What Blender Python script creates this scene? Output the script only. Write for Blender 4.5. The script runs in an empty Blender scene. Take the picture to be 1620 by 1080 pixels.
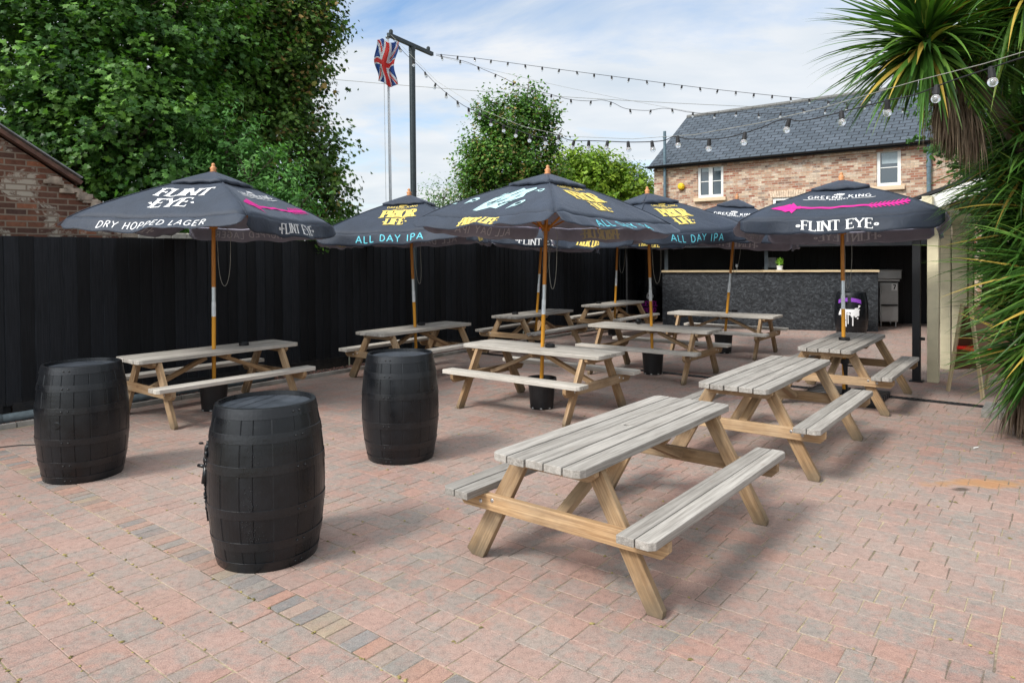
import bpy, bmesh, math, random
import numpy as np
from math import sin, cos, pi, radians, sqrt, atan2
from mathutils import Vector, Matrix

# ------------------------------------------------------------------ camera, world, sun
scn = bpy.context.scene
COL = scn.collection
F, PITCH, ROLL, CY, EYE = 1108.9, 0.015, -0.008, 421.55, 1.851   # focal length in photo pixels, tilt, roll, optical centre row, eye height
cam_d = bpy.data.cameras.new("camera")
cam = bpy.data.objects.new("camera", cam_d); COL.objects.link(cam); scn.camera = cam
cam_d.sensor_width = 36.0; cam_d.lens = 36.0 * F / 1620.0
cam_d.shift_y = -(540 - CY) / 1620.0
cam_d.clip_start = 0.1; cam_d.clip_end = 3000
_c, _s = cos(PITCH), sin(PITCH)
fwd = Vector((0, _c, -_s)); up = Vector((0, _s, _c)); rt = Vector((1, 0, 0))
r2 = cos(ROLL) * rt + sin(ROLL) * up; u2 = -sin(ROLL) * rt + cos(ROLL) * up
M = Matrix(((r2.x, u2.x, -fwd.x, 0), (r2.y, u2.y, -fwd.y, 0), (r2.z, u2.z, -fwd.z, EYE), (0, 0, 0, 1)))
cam.matrix_world = M

SUN_AZ = radians(235); SUN_EL = radians(46)     # azimuth measured from +Y clockwise: the sun stands left, a little behind the camera
SKY_K = 0.10
world = bpy.data.worlds.new("World"); scn.world = world; world.use_nodes = True
wt = world.node_tree; wt.nodes.clear()
def wn(t, **k):
    n = wt.nodes.new(t)
    for a, b in k.items(): setattr(n, a, b)
    return n
sky = wn('ShaderNodeTexSky', sky_type='NISHITA', sun_disc=False, sun_elevation=SUN_EL, sun_rotation=SUN_AZ)
sky.air_density = 1.0; sky.dust_density = 0.6; sky.ozone_density = 1.5
tc = wn('ShaderNodeTexCoord')
sep = wn('ShaderNodeSeparateXYZ'); wt.links.new(tc.outputs['Generated'], sep.inputs[0])
# clouds live on a flat layer above: direction / (height + k)
zz = wn('ShaderNodeMath', operation='ADD'); wt.links.new(sep.outputs['Z'], zz.inputs[0]); zz.inputs[1].default_value = 0.22
dx = wn('ShaderNodeMath', operation='DIVIDE'); wt.links.new(sep.outputs['X'], dx.inputs[0]); wt.links.new(zz.outputs[0], dx.inputs[1])
dy = wn('ShaderNodeMath', operation='DIVIDE'); wt.links.new(sep.outputs['Y'], dy.inputs[0]); wt.links.new(zz.outputs[0], dy.inputs[1])
cmb = wn('ShaderNodeCombineXYZ'); wt.links.new(dx.outputs[0], cmb.inputs[0]); wt.links.new(dy.outputs[0], cmb.inputs[1])
mp = wn('ShaderNodeMapping'); mp.inputs['Rotation'].default_value = (0, 0, 0.5); mp.inputs['Scale'].default_value = (0.8, 1.5, 1); mp.inputs['Location'].default_value = (3.1, 0.75, 0)
wt.links.new(cmb.outputs[0], mp.inputs[0])
nz = wn('ShaderNodeTexNoise'); nz.inputs['Scale'].default_value = 1.25; nz.inputs['Detail'].default_value = 9; nz.inputs['Roughness'].default_value = 0.6; nz.inputs['Distortion'].default_value = 0.5
wt.links.new(mp.outputs[0], nz.inputs['Vector'])
rmp = wn('ShaderNodeValToRGB'); rmp.color_ramp.elements[0].position = 0.27; rmp.color_ramp.elements[1].position = 0.50
wt.links.new(nz.outputs['Fac'], rmp.inputs[0])
# more cloud towards the horizon
hz = wn('ShaderNodeMapRange'); hz.inputs['From Min'].default_value = 0.30; hz.inputs['From Max'].default_value = 0.04; hz.inputs['To Min'].default_value = 0; hz.inputs['To Max'].default_value = 0.75
wt.links.new(sep.outputs['Z'], hz.inputs['Value'])
mxx = wn('ShaderNodeMath', operation='MAXIMUM'); wt.links.new(rmp.outputs[0], mxx.inputs[0]); wt.links.new(hz.outputs[0], mxx.inputs[1])
fm = wn('ShaderNodeMath', operation='MULTIPLY'); wt.links.new(mxx.outputs[0], fm.inputs[0]); fm.inputs[1].default_value = 0.93
nz2 = wn('ShaderNodeTexNoise'); nz2.inputs['Scale'].default_value = 2.3; nz2.inputs['Detail'].default_value = 6
wt.links.new(mp.outputs[0], nz2.inputs['Vector'])
cr2 = wn('ShaderNodeValToRGB'); cr2.color_ramp.elements[0].position = 0.3; cr2.color_ramp.elements[0].color = (4.3, 4.75, 5.2, 1); cr2.color_ramp.elements[1].position = 0.62; cr2.color_ramp.elements[1].color = (5.6, 5.7, 5.8, 1)
wt.links.new(nz2.outputs['Fac'], cr2.inputs[0])
skm = wn('ShaderNodeMixRGB', blend_type='MULTIPLY'); skm.inputs[0].default_value = 1; skm.inputs[2].default_value = (1.1, 1.2, 1.25, 1)
wt.links.new(sky.outputs[0], skm.inputs[1])
mix = wn('ShaderNodeMixRGB'); wt.links.new(fm.outputs[0], mix.inputs[0]); wt.links.new(skm.outputs[0], mix.inputs[1]); # cloud on the sun's side, out of view, brightened to add fill light
dt = wn('ShaderNodeVectorMath', operation='DOT_PRODUCT'); wt.links.new(tc.outputs['Generated'], dt.inputs[0]); dt.inputs[1].default_value = (sin(SUN_AZ) * cos(SUN_EL), cos(SUN_AZ) * cos(SUN_EL), sin(SUN_EL))
gl = wn('ShaderNodeMapRange'); gl.inputs['From Min'].default_value = 0.35; gl.inputs['From Max'].default_value = 1.0; gl.inputs['To Min'].default_value = 1.0; gl.inputs['To Max'].default_value = 3.2
wt.links.new(dt.outputs['Value'], gl.inputs['Value'])
cm = wn('ShaderNodeVectorMath', operation='SCALE'); wt.links.new(cr2.outputs[0], cm.inputs[0]); wt.links.new(gl.outputs[0], cm.inputs['Scale'])
wt.links.new(cm.outputs[0], mix.inputs[2])
bg = wn('ShaderNodeBackground'); bg.inputs[1].default_value = SKY_K
wt.links.new(mix.outputs[0], bg.inputs[0])
wo = wn('ShaderNodeOutputWorld'); wt.links.new(bg.outputs[0], wo.inputs[0])

sl = bpy.data.lights.new("sun", 'SUN'); sl.energy = 2.3; sl.angle = radians(15); sl.color = (1.0, 0.96, 0.9)
so = bpy.data.objects.new("sun", sl); COL.objects.link(so)
sd = Vector((sin(SUN_AZ) * cos(SUN_EL), cos(SUN_AZ) * cos(SUN_EL), sin(SUN_EL)))
so.rotation_euler = sd.to_track_quat('Z', 'Y').to_euler(); so.location = sd * 50

scn.view_settings.view_transform = 'Standard'; scn.view_settings.look = 'None'
scn.view_settings.exposure = 0.72; scn.view_settings.gamma = 1.0
scn.cycles.max_bounces = 8; scn.cycles.transparent_max_bounces = 12

# ------------------------------------------------------------------ helpers
E1 = Vector((0.7826, -0.6225, 0)); E2 = Vector((0.6225, 0.7826, 0))    # the yard's own axes: E2 runs along the black fence
YAW = atan2(E1.y, E1.x)
def yard(a, b, z=0.0): return E1 * a + E2 * b + Vector((0, 0, z))

def ray(u, v):
    a, b = u - 810, v - CY
    x = cos(ROLL) * a + sin(ROLL) * b; y = -sin(ROLL) * a + cos(ROLL) * b
    X, Z = x / F, -y / F
    return Vector((X, _c + Z * _s, -_s + Z * _c))
def at(u, v, Y):           # photo pixel + distance -> point in the place
    d = ray(u, v); return Vector((0, 0, EYE)) + d * (Y / d.y)
def on_ground(u, v, z=0.0):
    d = ray(u, v); return Vector((0, 0, EYE)) + d * ((z - EYE) / d.z)

def tag(o, label=None, cat=None, group=None, kind=None):
    if label: o['label'] = label
    if cat: o['category'] = cat
    if group: o['group'] = group
    if kind: o['kind'] = kind
    return o
def thing(name, label, cat, loc=(0, 0, 0), rz=0.0, group=None, kind=None):
    o = bpy.data.objects.new(name, None); COL.objects.link(o)
    o.empty_display_size = 0.2
    o.location = loc; o.rotation_euler = (0, 0, rz)
    return tag(o, label, cat, group, kind)
def copy_tree(o, parent=None):
    c = o.copy(); COL.objects.link(c); c.parent = parent
    for ch in list(o.children): copy_tree(ch, c)
    return c

class MB:
    """collects shapes; builds them as one mesh. gr = material coordinates in metres (x along the grain), col = per-piece colour"""
    def __init__(s): s.v = []; s.f = []; s.m = []; s.gr = []; s.col = []
    def add(s, verts, faces, mat=0, gr=None, col=(0.5, 0.5, 0.5)):
        b = len(s.v)
        s.v += [tuple(p) for p in verts]
        s.f += [tuple(b + i for i in f) for f in faces]
        s.m += [mat] * len(faces)
        s.gr += [tuple(g) for g in (gr if gr is not None else verts)]
        s.col += [tuple(col)] * len(verts)
    def box(s, c, size, ax=None, mat=0, col=None, cham=0.0):
        """box centred at c, size (l,w,t) along axes ax=(X,Y,Z)"""
        if ax is None: ax = (Vector((1, 0, 0)), Vector((0, 1, 0)), Vector((0, 0, 1)))
        c = Vector(c); l, w, t = size[0] / 2, size[1] / 2, size[2] / 2
        off = Vector((random.random() * 9, random.random() * 9, random.random() * 9))
        if col is None: col = (random.random(), random.random(), random.random())
        if cham <= 0:
            L = [(x, y, z) for x in (-l, l) for y in (-w, w) for z in (-t, t)]
            fs = [(0, 1, 3, 2), (4, 6, 7, 5), (0, 4, 5, 1), (2, 3, 7, 6), (0, 2, 6, 4), (1, 5, 7, 3)]
        else:   # chamfered plan corners
            k = cham
            pl = [(-l + k, -w), (l - k, -w), (l, -w + k), (l, w - k), (l - k, w), (-l + k, w), (-l, w - k), (-l, -w + k)]
            L = [(x, y, -t) for x, y in pl] + [(x, y, t) for x, y in pl]
            fs = [tuple(range(7, -1, -1)), tuple(range(8, 16))] + [(i, (i + 1) % 8, 8 + (i + 1) % 8, 8 + i) for i in range(8)]
        s.add([c + ax[0] * p[0] + ax[1] * p[1] + ax[2] * p[2] for p in L], fs, mat, [Vector(p) + off for p in L], col)
    def prism(s, poly, c, ax, t, mat=0, col=None):
        """polygon (2-D list) in plane ax[0],ax[1], thickness t along ax[2]"""
        c = Vector(c); n = len(poly)
        off = Vector((random.random() * 9, random.random() * 9, random.random() * 9))
        if col is None: col = (random.random(), random.random(), random.random())
        L = [(x, y, -t / 2) for x, y in poly] + [(x, y, t / 2) for x, y in poly]
        fs = [tuple(range(n - 1, -1, -1)), tuple(range(n, 2 * n))] + [(i, (i + 1) % n, n + (i + 1) % n, n + i) for i in range(n)]
        s.add([c + ax[0] * p[0] + ax[1] * p[1] + ax[2] * p[2] for p in L], fs, mat, [Vector(p) + off for p in L], col)
    def beam(s, p0, p1, w, t, up=(0, 0, 1), mat=0, cham=0.0):
        p0, p1 = Vector(p0), Vector(p1); d = p1 - p0; l = d.length; X = d / l
        Y = Vector(up).cross(X).normalized(); Z = X.cross(Y)
        s.box((p0 + p1) / 2, (l, w, t), (X, Y, Z), mat, None, cham)
    def tube(s, pts, r, n=8, mat=0, col=(0.5, 0.5, 0.5), caps=True):
        pts = [Vector(p) for p in pts]; rings = []; m = len(pts)
        rr = r if isinstance(r, (list, tuple)) else [r] * m
        prev = None; vs = []; g = []; dist = 0
        for i, p in enumerate(pts):
            d = (pts[min(i + 1, m - 1)] - pts[max(i - 1, 0)]).normalized()
            if prev is None:
                a = Vector((0, 0, 1)) if abs(d.z) < 0.9 else Vector((1, 0, 0)); a = a.cross(d).normalized()
            else: a = (prev - d * prev.dot(d)).normalized()
            prev = a; b = d.cross(a)
            if i: dist += (pts[i] - pts[i - 1]).length
            for k in range(n):
                t = 2 * pi * k / n
                vs.append(p + (a * cos(t) + b * sin(t)) * rr[i]); g.append((dist, rr[i] * t, 0))
        fs = [(i * n + k, i * n + (k + 1) % n, (i + 1) * n + (k + 1) % n, (i + 1) * n + k) for i in range(m - 1) for k in range(n)]
        if caps: fs += [tuple(range(n - 1, -1, -1)), tuple(range((m - 1) * n, m * n))]
        s.add(vs, fs, mat, g, col)
    def lathe(s, prof, n=24, c=(0, 0, 0), mat=0, col=(0.5, 0.5, 0.5), close=True):
        """prof: list of (r,z)"""
        c = Vector(c); vs = []; m = len(prof)
        for r, z in prof:
            for k in range(n):
                t = 2 * pi * k / n; vs.append(c + Vector((r * cos(t), r * sin(t), z)))
        fs = [(i * n + k, i * n + (k + 1) % n, (i + 1) * n + (k + 1) % n, (i + 1) * n + k) for i in range(m - 1) for k in range(n)]
        if close:
            if prof[0][0] > 1e-4: fs.append(tuple(range(n - 1, -1, -1)))
            if prof[-1][0] > 1e-4: fs.append(tuple(range((m - 1) * n, m * n)))
        s.add(vs, fs, mat, None, col)
    def ball(s, c, r, seg=10, rings=7, mat=0, sc=(1, 1, 1), col=(0.5, 0.5, 0.5)):
        c = Vector(c); vs = [c + Vector((0, 0, r * sc[2]))]
        for i in range(1, rings):
            a = pi * i / rings
            for k in range(seg):
                t = 2 * pi * k / seg; vs.append(c + Vector((r * sc[0] * sin(a) * cos(t), r * sc[1] * sin(a) * sin(t), r * sc[2] * cos(a))))
        vs.append(c - Vector((0, 0, r * sc[2])))
        fs = [(0, 1 + k, 1 + (k + 1) % seg) for k in range(seg)]
        for i in range(rings - 2):
            for k in range(seg):
                a = 1 + i * seg; fs.append((a + k, a + seg + k, a + seg + (k + 1) % seg, a + (k + 1) % seg))
        e = len(vs) - 1; a = 1 + (rings - 2) * seg
        fs += [(e, a + (k + 1) % seg, a + k) for k in range(seg)]
        s.add(vs, fs, mat, None, col)
    def build(s, name, mats, parent=None, smooth=False, bevel=0.0):
        me = bpy.data.meshes.new(name); me.from_pydata(s.v, [], s.f)
        if not isinstance(mats, (list, tuple)): mats = [mats]
        for m in mats: me.materials.append(m)
        me.polygons.foreach_set('material_index', s.m)
        a = me.attributes.new('gr', 'FLOAT_VECTOR', 'POINT'); a.data.foreach_set('vector', [x for p in s.gr for x in p])
        a = me.attributes.new('pc', 'FLOAT_COLOR', 'POINT'); a.data.foreach_set('color', [x for p in s.col for x in (p[0], p[1], p[2], 1.0)])
        if smooth: me.polygons.foreach_set('use_smooth', [True] * len(me.polygons))
        me.update()
        o = bpy.data.objects.new(name, me); COL.objects.link(o)
        if parent: o.parent = parent
        if bevel > 0:
            b = o.modifiers.new('bevel', 'BEVEL'); b.width = bevel; b.segments = 2; b.limit_method = 'ANGLE'; b.angle_limit = radians(35)
        return o

def npmesh(name, V, Fc, mats, parent=None, attrs=None, midx=None, smooth=False):
    """V (n,3); Fc (m,k) array of same-size polygons"""
    me = bpy.data.meshes.new(name)
    V = np.asarray(V, np.float32); Fc = np.asarray(Fc, np.int32); n, k = Fc.shape
    me.vertices.add(len(V)); me.vertices.foreach_set('co', V.ravel())
    me.loops.add(n * k); me.loops.foreach_set('vertex_index', Fc.ravel())
    me.polygons.add(n); me.polygons.foreach_set('loop_start', np.arange(n, dtype=np.int32) * k)
    me.polygons.foreach_set('loop_total', np.full(n, k, np.int32))
    if not isinstance(mats, (list, tuple)): mats = [mats]
    for m in mats: me.materials.append(m)
    if midx is not None: me.polygons.foreach_set('material_index', np.asarray(midx, np.int32))
    me.polygons.foreach_set('use_smooth', np.full(n, smooth, bool))
    for an, arr in (attrs or {}).items():
        arr = np.asarray(arr, np.float32)
        if arr.ndim == 1:
            a = me.attributes.new(an, 'FLOAT', 'POINT'); a.data.foreach_set('value', arr)
        else:
            a = me.attributes.new(an, 'FLOAT_COLOR', 'POINT'); a.data.foreach_set('color', np.hstack([arr, np.ones((len(arr), 1), np.float32)]).ravel())
    me.update(calc_edges=True); me.validate()
    o = bpy.data.objects.new(name, me); COL.objects.link(o)
    if parent: o.parent = parent
    return o

# ------------------------------------------------------------------ materials
class Mat:
    def __init__(s, name, rough=0.6, spec=0.4, metal=0.0):
        s.m = bpy.data.materials.new(name); s.m.use_nodes = True; s.t = s.m.node_tree
        s.b = s.t.nodes['Principled BSDF']; s.b.inputs['Roughness'].default_value = rough
        s.b.inputs['Specular IOR Level'].default_value = spec; s.b.inputs['Metallic'].default_value = metal
    def n(s, t, **k):
        x = s.t.nodes.new(t)
        for a, b in k.items():
            if a in x.inputs.keys(): x.inputs[a].default_value = b
            else: setattr(x, a, b)
        return x
    def l(s, a, b): s.t.links.new(a, b)
    def attr(s, name): return s.n('ShaderNodeAttribute', attribute_name=name)
    def mapv(s, vec, scale=(1, 1, 1), rot=(0, 0, 0), loc=(0, 0, 0)):
        m = s.n('ShaderNodeMapping'); m.inputs['Scale'].default_value = scale; m.inputs['Rotation'].default_value = rot; m.inputs['Location'].default_value = loc
        s.l(vec, m.inputs[0]); return m.outputs[0]
    def noise(s, vec, scale, detail=4, rough=0.55, dist=0.0):
        x = s.n('ShaderNodeTexNoise'); x.inputs['Scale'].default_value = scale; x.inputs['Detail'].default_value = detail
        x.inputs['Roughness'].default_value = rough; x.inputs['Distortion'].default_value = dist
        if vec is not None: s.l(vec, x.inputs['Vector'])
        return x.outputs['Fac']
    def ramp(s, fac, stops, interp='LINEAR'):
        r = s.n('ShaderNodeValToRGB'); cr = r.color_ramp; cr.interpolation = interp
        while len(cr.elements) < len(stops): cr.elements.new(0.5)
        for e, (p, c) in zip(cr.elements, stops):
            e.position = p; e.color = (c[0], c[1], c[2], 1) if isinstance(c, (tuple, list)) else (c, c, c, 1)
        s.l(fac, r.inputs[0]); return r.outputs[0]
    def mix(s, fac, a, b, mode='MIX'):
        x = s.n('ShaderNodeMixRGB', blend_type=mode)
        for sock, val in ((x.inputs[0], fac), (x.inputs[1], a), (x.inputs[2], b)):
            if isinstance(val, (int, float)): sock.default_value = val if sock.type == 'VALUE' else (val, val, val, 1)
            elif isinstance(val, (tuple, list)): sock.default_value = (*val[:3], 1)
            else: s.l(val, sock)
        return x.outputs[0]
    def math(s, op, a, b=0.0, clamp=False):
        x = s.n('ShaderNodeMath', operation=op); x.use_clamp = clamp
        for i, val in enumerate((a, b)):
            if isinstance(val, (int, float)): x.inputs[i].default_value = val
            else: s.l(val, x.inputs[i])
        return x.outputs[0]
    def base(s, c):
        if isinstance(c, (tuple, list)): s.b.inputs['Base Color'].default_value = (*c[:3], 1)
        else: s.l(c, s.b.inputs['Base Color'])
    def rough(s, v): s.l(v, s.b.inputs['Roughness'])
    def bump(s, h, dist=0.01, strength=0.6):
        b = s.n('ShaderNodeBump'); b.inputs['Distance'].default_value = dist; b.inputs['Strength'].default_value = strength
        s.l(h, b.inputs['Height']); s.l(b.outputs[0], s.b.inputs['Normal'])
    def obj(s): return s.n('ShaderNodeTexCoord').outputs['Object']
    def rnd(s): return s.n('ShaderNodeObjectInfo').outputs['Random']

def plain(name, c, rough=0.6, spec=0.4, metal=0.0, var=0.25, scale=14, bump=0.0):
    m = Mat(name, rough, spec, metal); v = m.obj()
    n = m.noise(v, scale, 5)
    col = m.ramp(n, [(0.3, tuple(x * (1 - var) for x in c)), (0.7, tuple(min(1, x * (1 + var)) for x in c))])
    m.base(col)
    r = m.ramp(n, [(0.3, max(0, rough - 0.08)), (0.7, min(1, rough + 0.08))]); m.rough(r)
    if bump: m.bump(m.noise(v, scale * 5, 4), bump)
    return m.m

def wood(name, dark, light, knot=(0.16, 0.08, 0.04), rough=0.75, ring=1.0, worn=0.0, worn_c=(0.4, 0.38, 0.35), grime=0.35, feet=False):
    m = Mat(name, rough, 0.25); g = m.attr('gr').outputs['Vector']; pc = m.attr('pc').outputs['Color']
    rv = m.rnd(); off = m.n('ShaderNodeCombineXYZ'); m.l(rv, off.inputs[0]); m.l(rv, off.inputs[2])
    va = m.n('ShaderNodeVectorMath', operation='MULTIPLY_ADD'); m.l(off.outputs[0], va.inputs[0]); va.inputs[1].default_value = (17, 1, 11); m.l(g, va.inputs[2])
    gv = va.outputs[0]
    g1 = m.noise(m.mapv(gv, (0.9, 24, 24)), 1.6, 6, 0.6, 0.5 * ring)
    g2 = m.noise(m.mapv(gv, (3, 110, 110)), 1.0, 4, 0.65, 0.3)
    kn = m.n('ShaderNodeTexVoronoi'); kn.inputs['Scale'].default_value = 1.0; m.l(m.mapv(gv, (3.2, 9, 9)), kn.inputs['Vector'])
    kf = m.ramp(kn.outputs['Distance'], [(0.03, 1.0), (0.15, 0.0)])
    c = m.ramp(g1, [(0.3, dark), (0.68, light)])
    c = m.mix(m.ramp(g2, [(0.36, 0.5), (0.55, 0.0)]), c, tuple(x * 0.45 for x in dark))
    c = m.mix(m.math('MULTIPLY', kf, 0.7), c, knot)
    sepc = m.n('ShaderNodeSeparateColor'); m.l(pc, sepc.inputs[0])
    tone = m.ramp(sepc.outputs[0], [(0.0, 0.72), (1.0, 1.18)])
    c = m.mix(1.0, c, tone, 'MULTIPLY')
    if worn > 0:
        w = m.ramp(m.noise(m.mapv(gv, (1.2, 3, 3)), 1.5, 5, 0.65), [(0.42, 0.0), (0.62, worn)])
        c = m.mix(w, c, worn_c)
    bl = m.ramp(m.noise(m.mapv(gv, (1, 2, 2), loc=(5, 5, 5)), 2.2, 4, 0.7), [(0.35, grime), (0.55, 0.0)])
    c = m.mix(bl, c, tuple(x * 0.4 for x in dark))
    if feet:      # dirt soaked up by the feet
        sp = m.n('ShaderNodeSeparateXYZ'); m.l(m.obj(), sp.inputs[0])
        h = m.math('ADD', sp.outputs[2], m.math('MULTIPLY', m.noise(m.obj(), 14, 5, .7), 0.16))
        c = m.mix(m.ramp(h, [(0.09, 0.75), (0.24, 0.0)]), c, (0.10, 0.085, 0.06))
    m.base(c); m.bump(m.mix(0.5, g1, g2), 0.004, 0.7)
    return m.m

W_TOP = wood('weathered_top', (0.215, 0.195, 0.172), (0.385, 0.36, 0.325), knot=(0.24, 0.2, 0.17), worn=0.2, worn_c=(0.44, 0.42, 0.385), grime=0.15)
W_TOP2 = wood('pale_top', (0.37, 0.34, 0.295), (0.56, 0.52, 0.46), knot=(0.3, 0.24, 0.18), worn=0.25, worn_c=(0.62, 0.59, 0.54), grime=0.15)
W_LEG = wood('leg_wood', (0.27, 0.16, 0.08), (0.49, 0.325, 0.175), knot=(0.15, 0.075, 0.035), worn=0.3, worn_c=(0.43, 0.36, 0.26), grime=0.35, feet=True)
W_PINE = wood('pine_wood', (0.5, 0.38, 0.22), (0.68, 0.54, 0.34), grime=0.1)
W_POLE = wood('varnished_pole', (0.42, 0.155, 0.025), (0.56, 0.235, 0.04), knot=(0.3, 0.12, 0.03), rough=0.35, grime=0.0)
W_POLE2 = wood('varnished_pole_lower', (0.62, 0.27, 0.025), (0.74, 0.35, 0.04), knot=(0.5, 0.2, 0.03), rough=0.35, grime=0.0)
W_FINIAL = plain('finial_wood', (0.5, 0.22, 0.09), 0.4)
STEEL = plain('galvanised_bolt', (0.5, 0.5, 0.5), 0.35, metal=0.9)
SILVER = plain('silver_tube', (0.55, 0.6, 0.62), 0.35, metal=0.6, var=0.1)
STICKER = plain('white_sticker', (0.62, 0.66, 0.68), 0.5, var=0.1)
PLASTIC = plain('black_plastic', (0.008, 0.008, 0.009), 0.45, 0.4, var=0.4)
RUBBER = plain('black_rubber', (0.012, 0.012, 0.013), 0.7)
CORD = plain('grey_cord', (0.25, 0.25, 0.22), 0.7)
CREAM = plain('cream_paint', (0.62, 0.56, 0.38), 0.55, var=0.12, scale=5, bump=0.002)
WHITE = plain('white_paint', (0.72, 0.72, 0.69), 0.45, var=0.08, scale=6)
BLACKP = plain('black_paint', (0.008, 0.009, 0.011), 0.5, var=0.4, scale=5, bump=0.002)
GREYP = plain('grey_paint', (0.07, 0.09, 0.105), 0.5)
BLUEGREY = plain('blue_grey_pipe', (0.10, 0.15, 0.18), 0.5)
PIPE = plain('grey_pipe', (0.13, 0.16, 0.17), 0.5)
INOX = plain('stainless_steel', (0.45, 0.46, 0.45), 0.4, metal=0.45, var=0.12, scale=3)
POSTP = plain('dark_green_post', (0.022, 0.032, 0.036), 0.45)
YELLOW = plain('yellow_plastic', (0.75, 0.5, 0.02), 0.4)
RED = plain('red_plastic', (0.7, 0.02, 0.01), 0.35)
def glow_free(name, c, rough=0.7): return plain(name, c, rough, 0.2, var=0.08, scale=30)
INK_W = glow_free('white_print', (0.72, 0.72, 0.72)); INK_Y = glow_free('yellow_print', (0.72, 0.55, 0.14)); INK_C = glow_free('cyan_print', (0.14, 0.55, 0.66))
INK_M = glow_free('magenta_print', (0.58, 0.02, 0.24)); INK_B = glow_free('pale_blue_print', (0.36, 0.52, 0.54)); INK_G = glow_free('ghost_print', (0.55, 0.54, 0.6))
INK_P = glow_free('purple_print', (0.2, 0.05, 0.36)); INK_K = glow_free('black_print', (0.01, 0.01, 0.01)); INK_D = glow_free('dark_line_print', (0.02, 0.04, 0.05))
INK_PK = glow_free('pink_print', (0.5, 0.05, 0.42)); INK_GY = glow_free('ghost_yellow_print', (0.5, 0.42, 0.25))

def fabric(name, c, transl=0.0, sheen=0.2):
    m = Mat(name, 0.62, 0.35); v = m.obj()
    n = m.noise(v, 3.0, 5); fine = m.noise(v, 260, 2)
    wr = m.noise(m.mapv(v, (1, 1, 1)), 7.0, 5, 0.6, 1.2)
    col = m.ramp(n, [(0.3, tuple(x * 0.8 for x in c)), (0.7, tuple(x * 1.2 for x in c))]); m.base(col)
    m.b.inputs['Sheen Weight'].default_value = sheen; m.b.inputs['Sheen Tint'].default_value = (0.7, 0.8, 1, 1)
    bb = m.mix(0.15, wr, fine); m.bump(bb, 0.03, 0.35)
    if transl:
        t = m.n('ShaderNodeBsdfTranslucent'); m.l(col, t.inputs[0])
        x = m.n('ShaderNodeMixShader'); x.inputs[0].default_value = transl
        m.l(m.b.outputs[0], x.inputs[1]); m.l(t.outputs[0], x.inputs[2]); m.l(x.outputs[0], m.t.nodes['Material Output'].inputs[0])
    return m.m
FAB = fabric('charcoal_canvas', (0.018, 0.026, 0.042), 0.0, 0.12)
FAB_IN = fabric('canvas_underside', (0.24, 0.23, 0.29), 0.0)  # unprinted reverse, made paler in place of sunlight through the cloth

def brick_mat(name, ramp, mortar, bw=0.225, rh=0.075, ms=0.009, wash=None, rough=0.85, bumpd=0.006, scalev=1.0):
    m = Mat(name, rough, 0.2); g = m.attr('gr').outputs['Vector']
    dn = m.n('ShaderNodeTexNoise'); dn.inputs['Scale'].default_value = 9; m.l(g, dn.inputs['Vector'])
    ad = m.n('ShaderNodeVectorMath', operation='MULTIPLY_ADD'); m.l(dn.outputs['Color'], ad.inputs[0]); ad.inputs[1].default_value = (0.008, 0.008, 0); m.l(g, ad.inputs[2])
    b = m.n('ShaderNodeTexBrick'); b.offset = 0.5; b.inputs['Scale'].default_value = 1; b.inputs['Brick Width'].default_value = bw; b.inputs['Row Height'].default_value = rh
    b.inputs['Mortar Size'].default_value = ms; b.inputs['Mortar Smooth'].default_value = 0.15; b.inputs['Bias'].default_value = 0
    b.inputs['Color1'].default_value = (0, 0, 0, 1); b.inputs['Color2'].default_value = (1, 1, 1, 1); b.inputs['Mortar'].default_value = (0.5, 0.5, 0.5, 1)
    m.l(ad.outputs[0], b.inputs['Vector'])
    c = m.ramp(b.outputs['Color'], ramp)
    n = m.noise(g, 14, 6, 0.65)
    c = m.mix(1.0, c, m.ramp(n, [(0.3, 0.7), (0.7, 1.2)]), 'MULTIPLY')
    if wash:
        w = m.ramp(m.noise(g, wash[1], 6, 0.7, 0.4), [(wash[2], 0.0), (wash[2] + 0.06, wash[3])])
        c = m.mix(w, c, wash[0])
    c = m.mix(b.outputs['Fac'], c, m.mix(n, tuple(x * 0.7 for x in mortar), mortar))
    m.base(c)
    h = m.mix(m.math('MULTIPLY', b.outputs['Fac'], 1.0), m.mix(0.5, 0.8, n), 0.0)
    m.bump(h, bumpd, 0.8)
    return m.m
BRICK_H = brick_mat('buff_brick', [(0.0, (0.58, 0.46, 0.34)), (0.2, (0.42, 0.27, 0.18)), (0.34, (0.27, 0.095, 0.06)), (0.42, (0.46, 0.31, 0.21)), (0.55, (0.33, 0.135, 0.085)), (0.62, (0.56, 0.44, 0.33)), (0.74, (0.16, 0.10, 0.08)), (0.85, (0.38, 0.19, 0.12)), (1.0, (0.54, 0.40, 0.28))], (0.46, 0.39, 0.31), wash=((0.62, 0.55, 0.46), 2.2, 0.55, 0.5))
BRICK_B = brick_mat('old_dark_brick', [(0.0, (0.16, 0.065, 0.04)), (0.35, (0.075, 0.04, 0.03)), (0.55, (0.20, 0.085, 0.05)), (0.8, (0.07, 0.04, 0.032)), (1.0, (0.25, 0.10, 0.055))], (0.22, 0.17, 0.13), ms=0.010, wash=((0.36, 0.33, 0.27), 2.4, 0.53, 0.85), bumpd=0.015)
SLATE = brick_mat('roof_slate', [(0.0, (0.050, 0.064, 0.080)), (0.5, (0.062, 0.078, 0.096)), (1.0, (0.078, 0.096, 0.118))], (0.012, 0.014, 0.018), bw=0.36, rh=0.225, ms=0.016, rough=0.6, bumpd=0.012)
STONE = plain('pale_stone', (0.56, 0.46, 0.34), 0.8, var=0.12, scale=6, bump=0.003)
CONC = plain('concrete', (0.3, 0.28, 0.25), 0.85, var=0.3, scale=5, bump=0.006)
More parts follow.
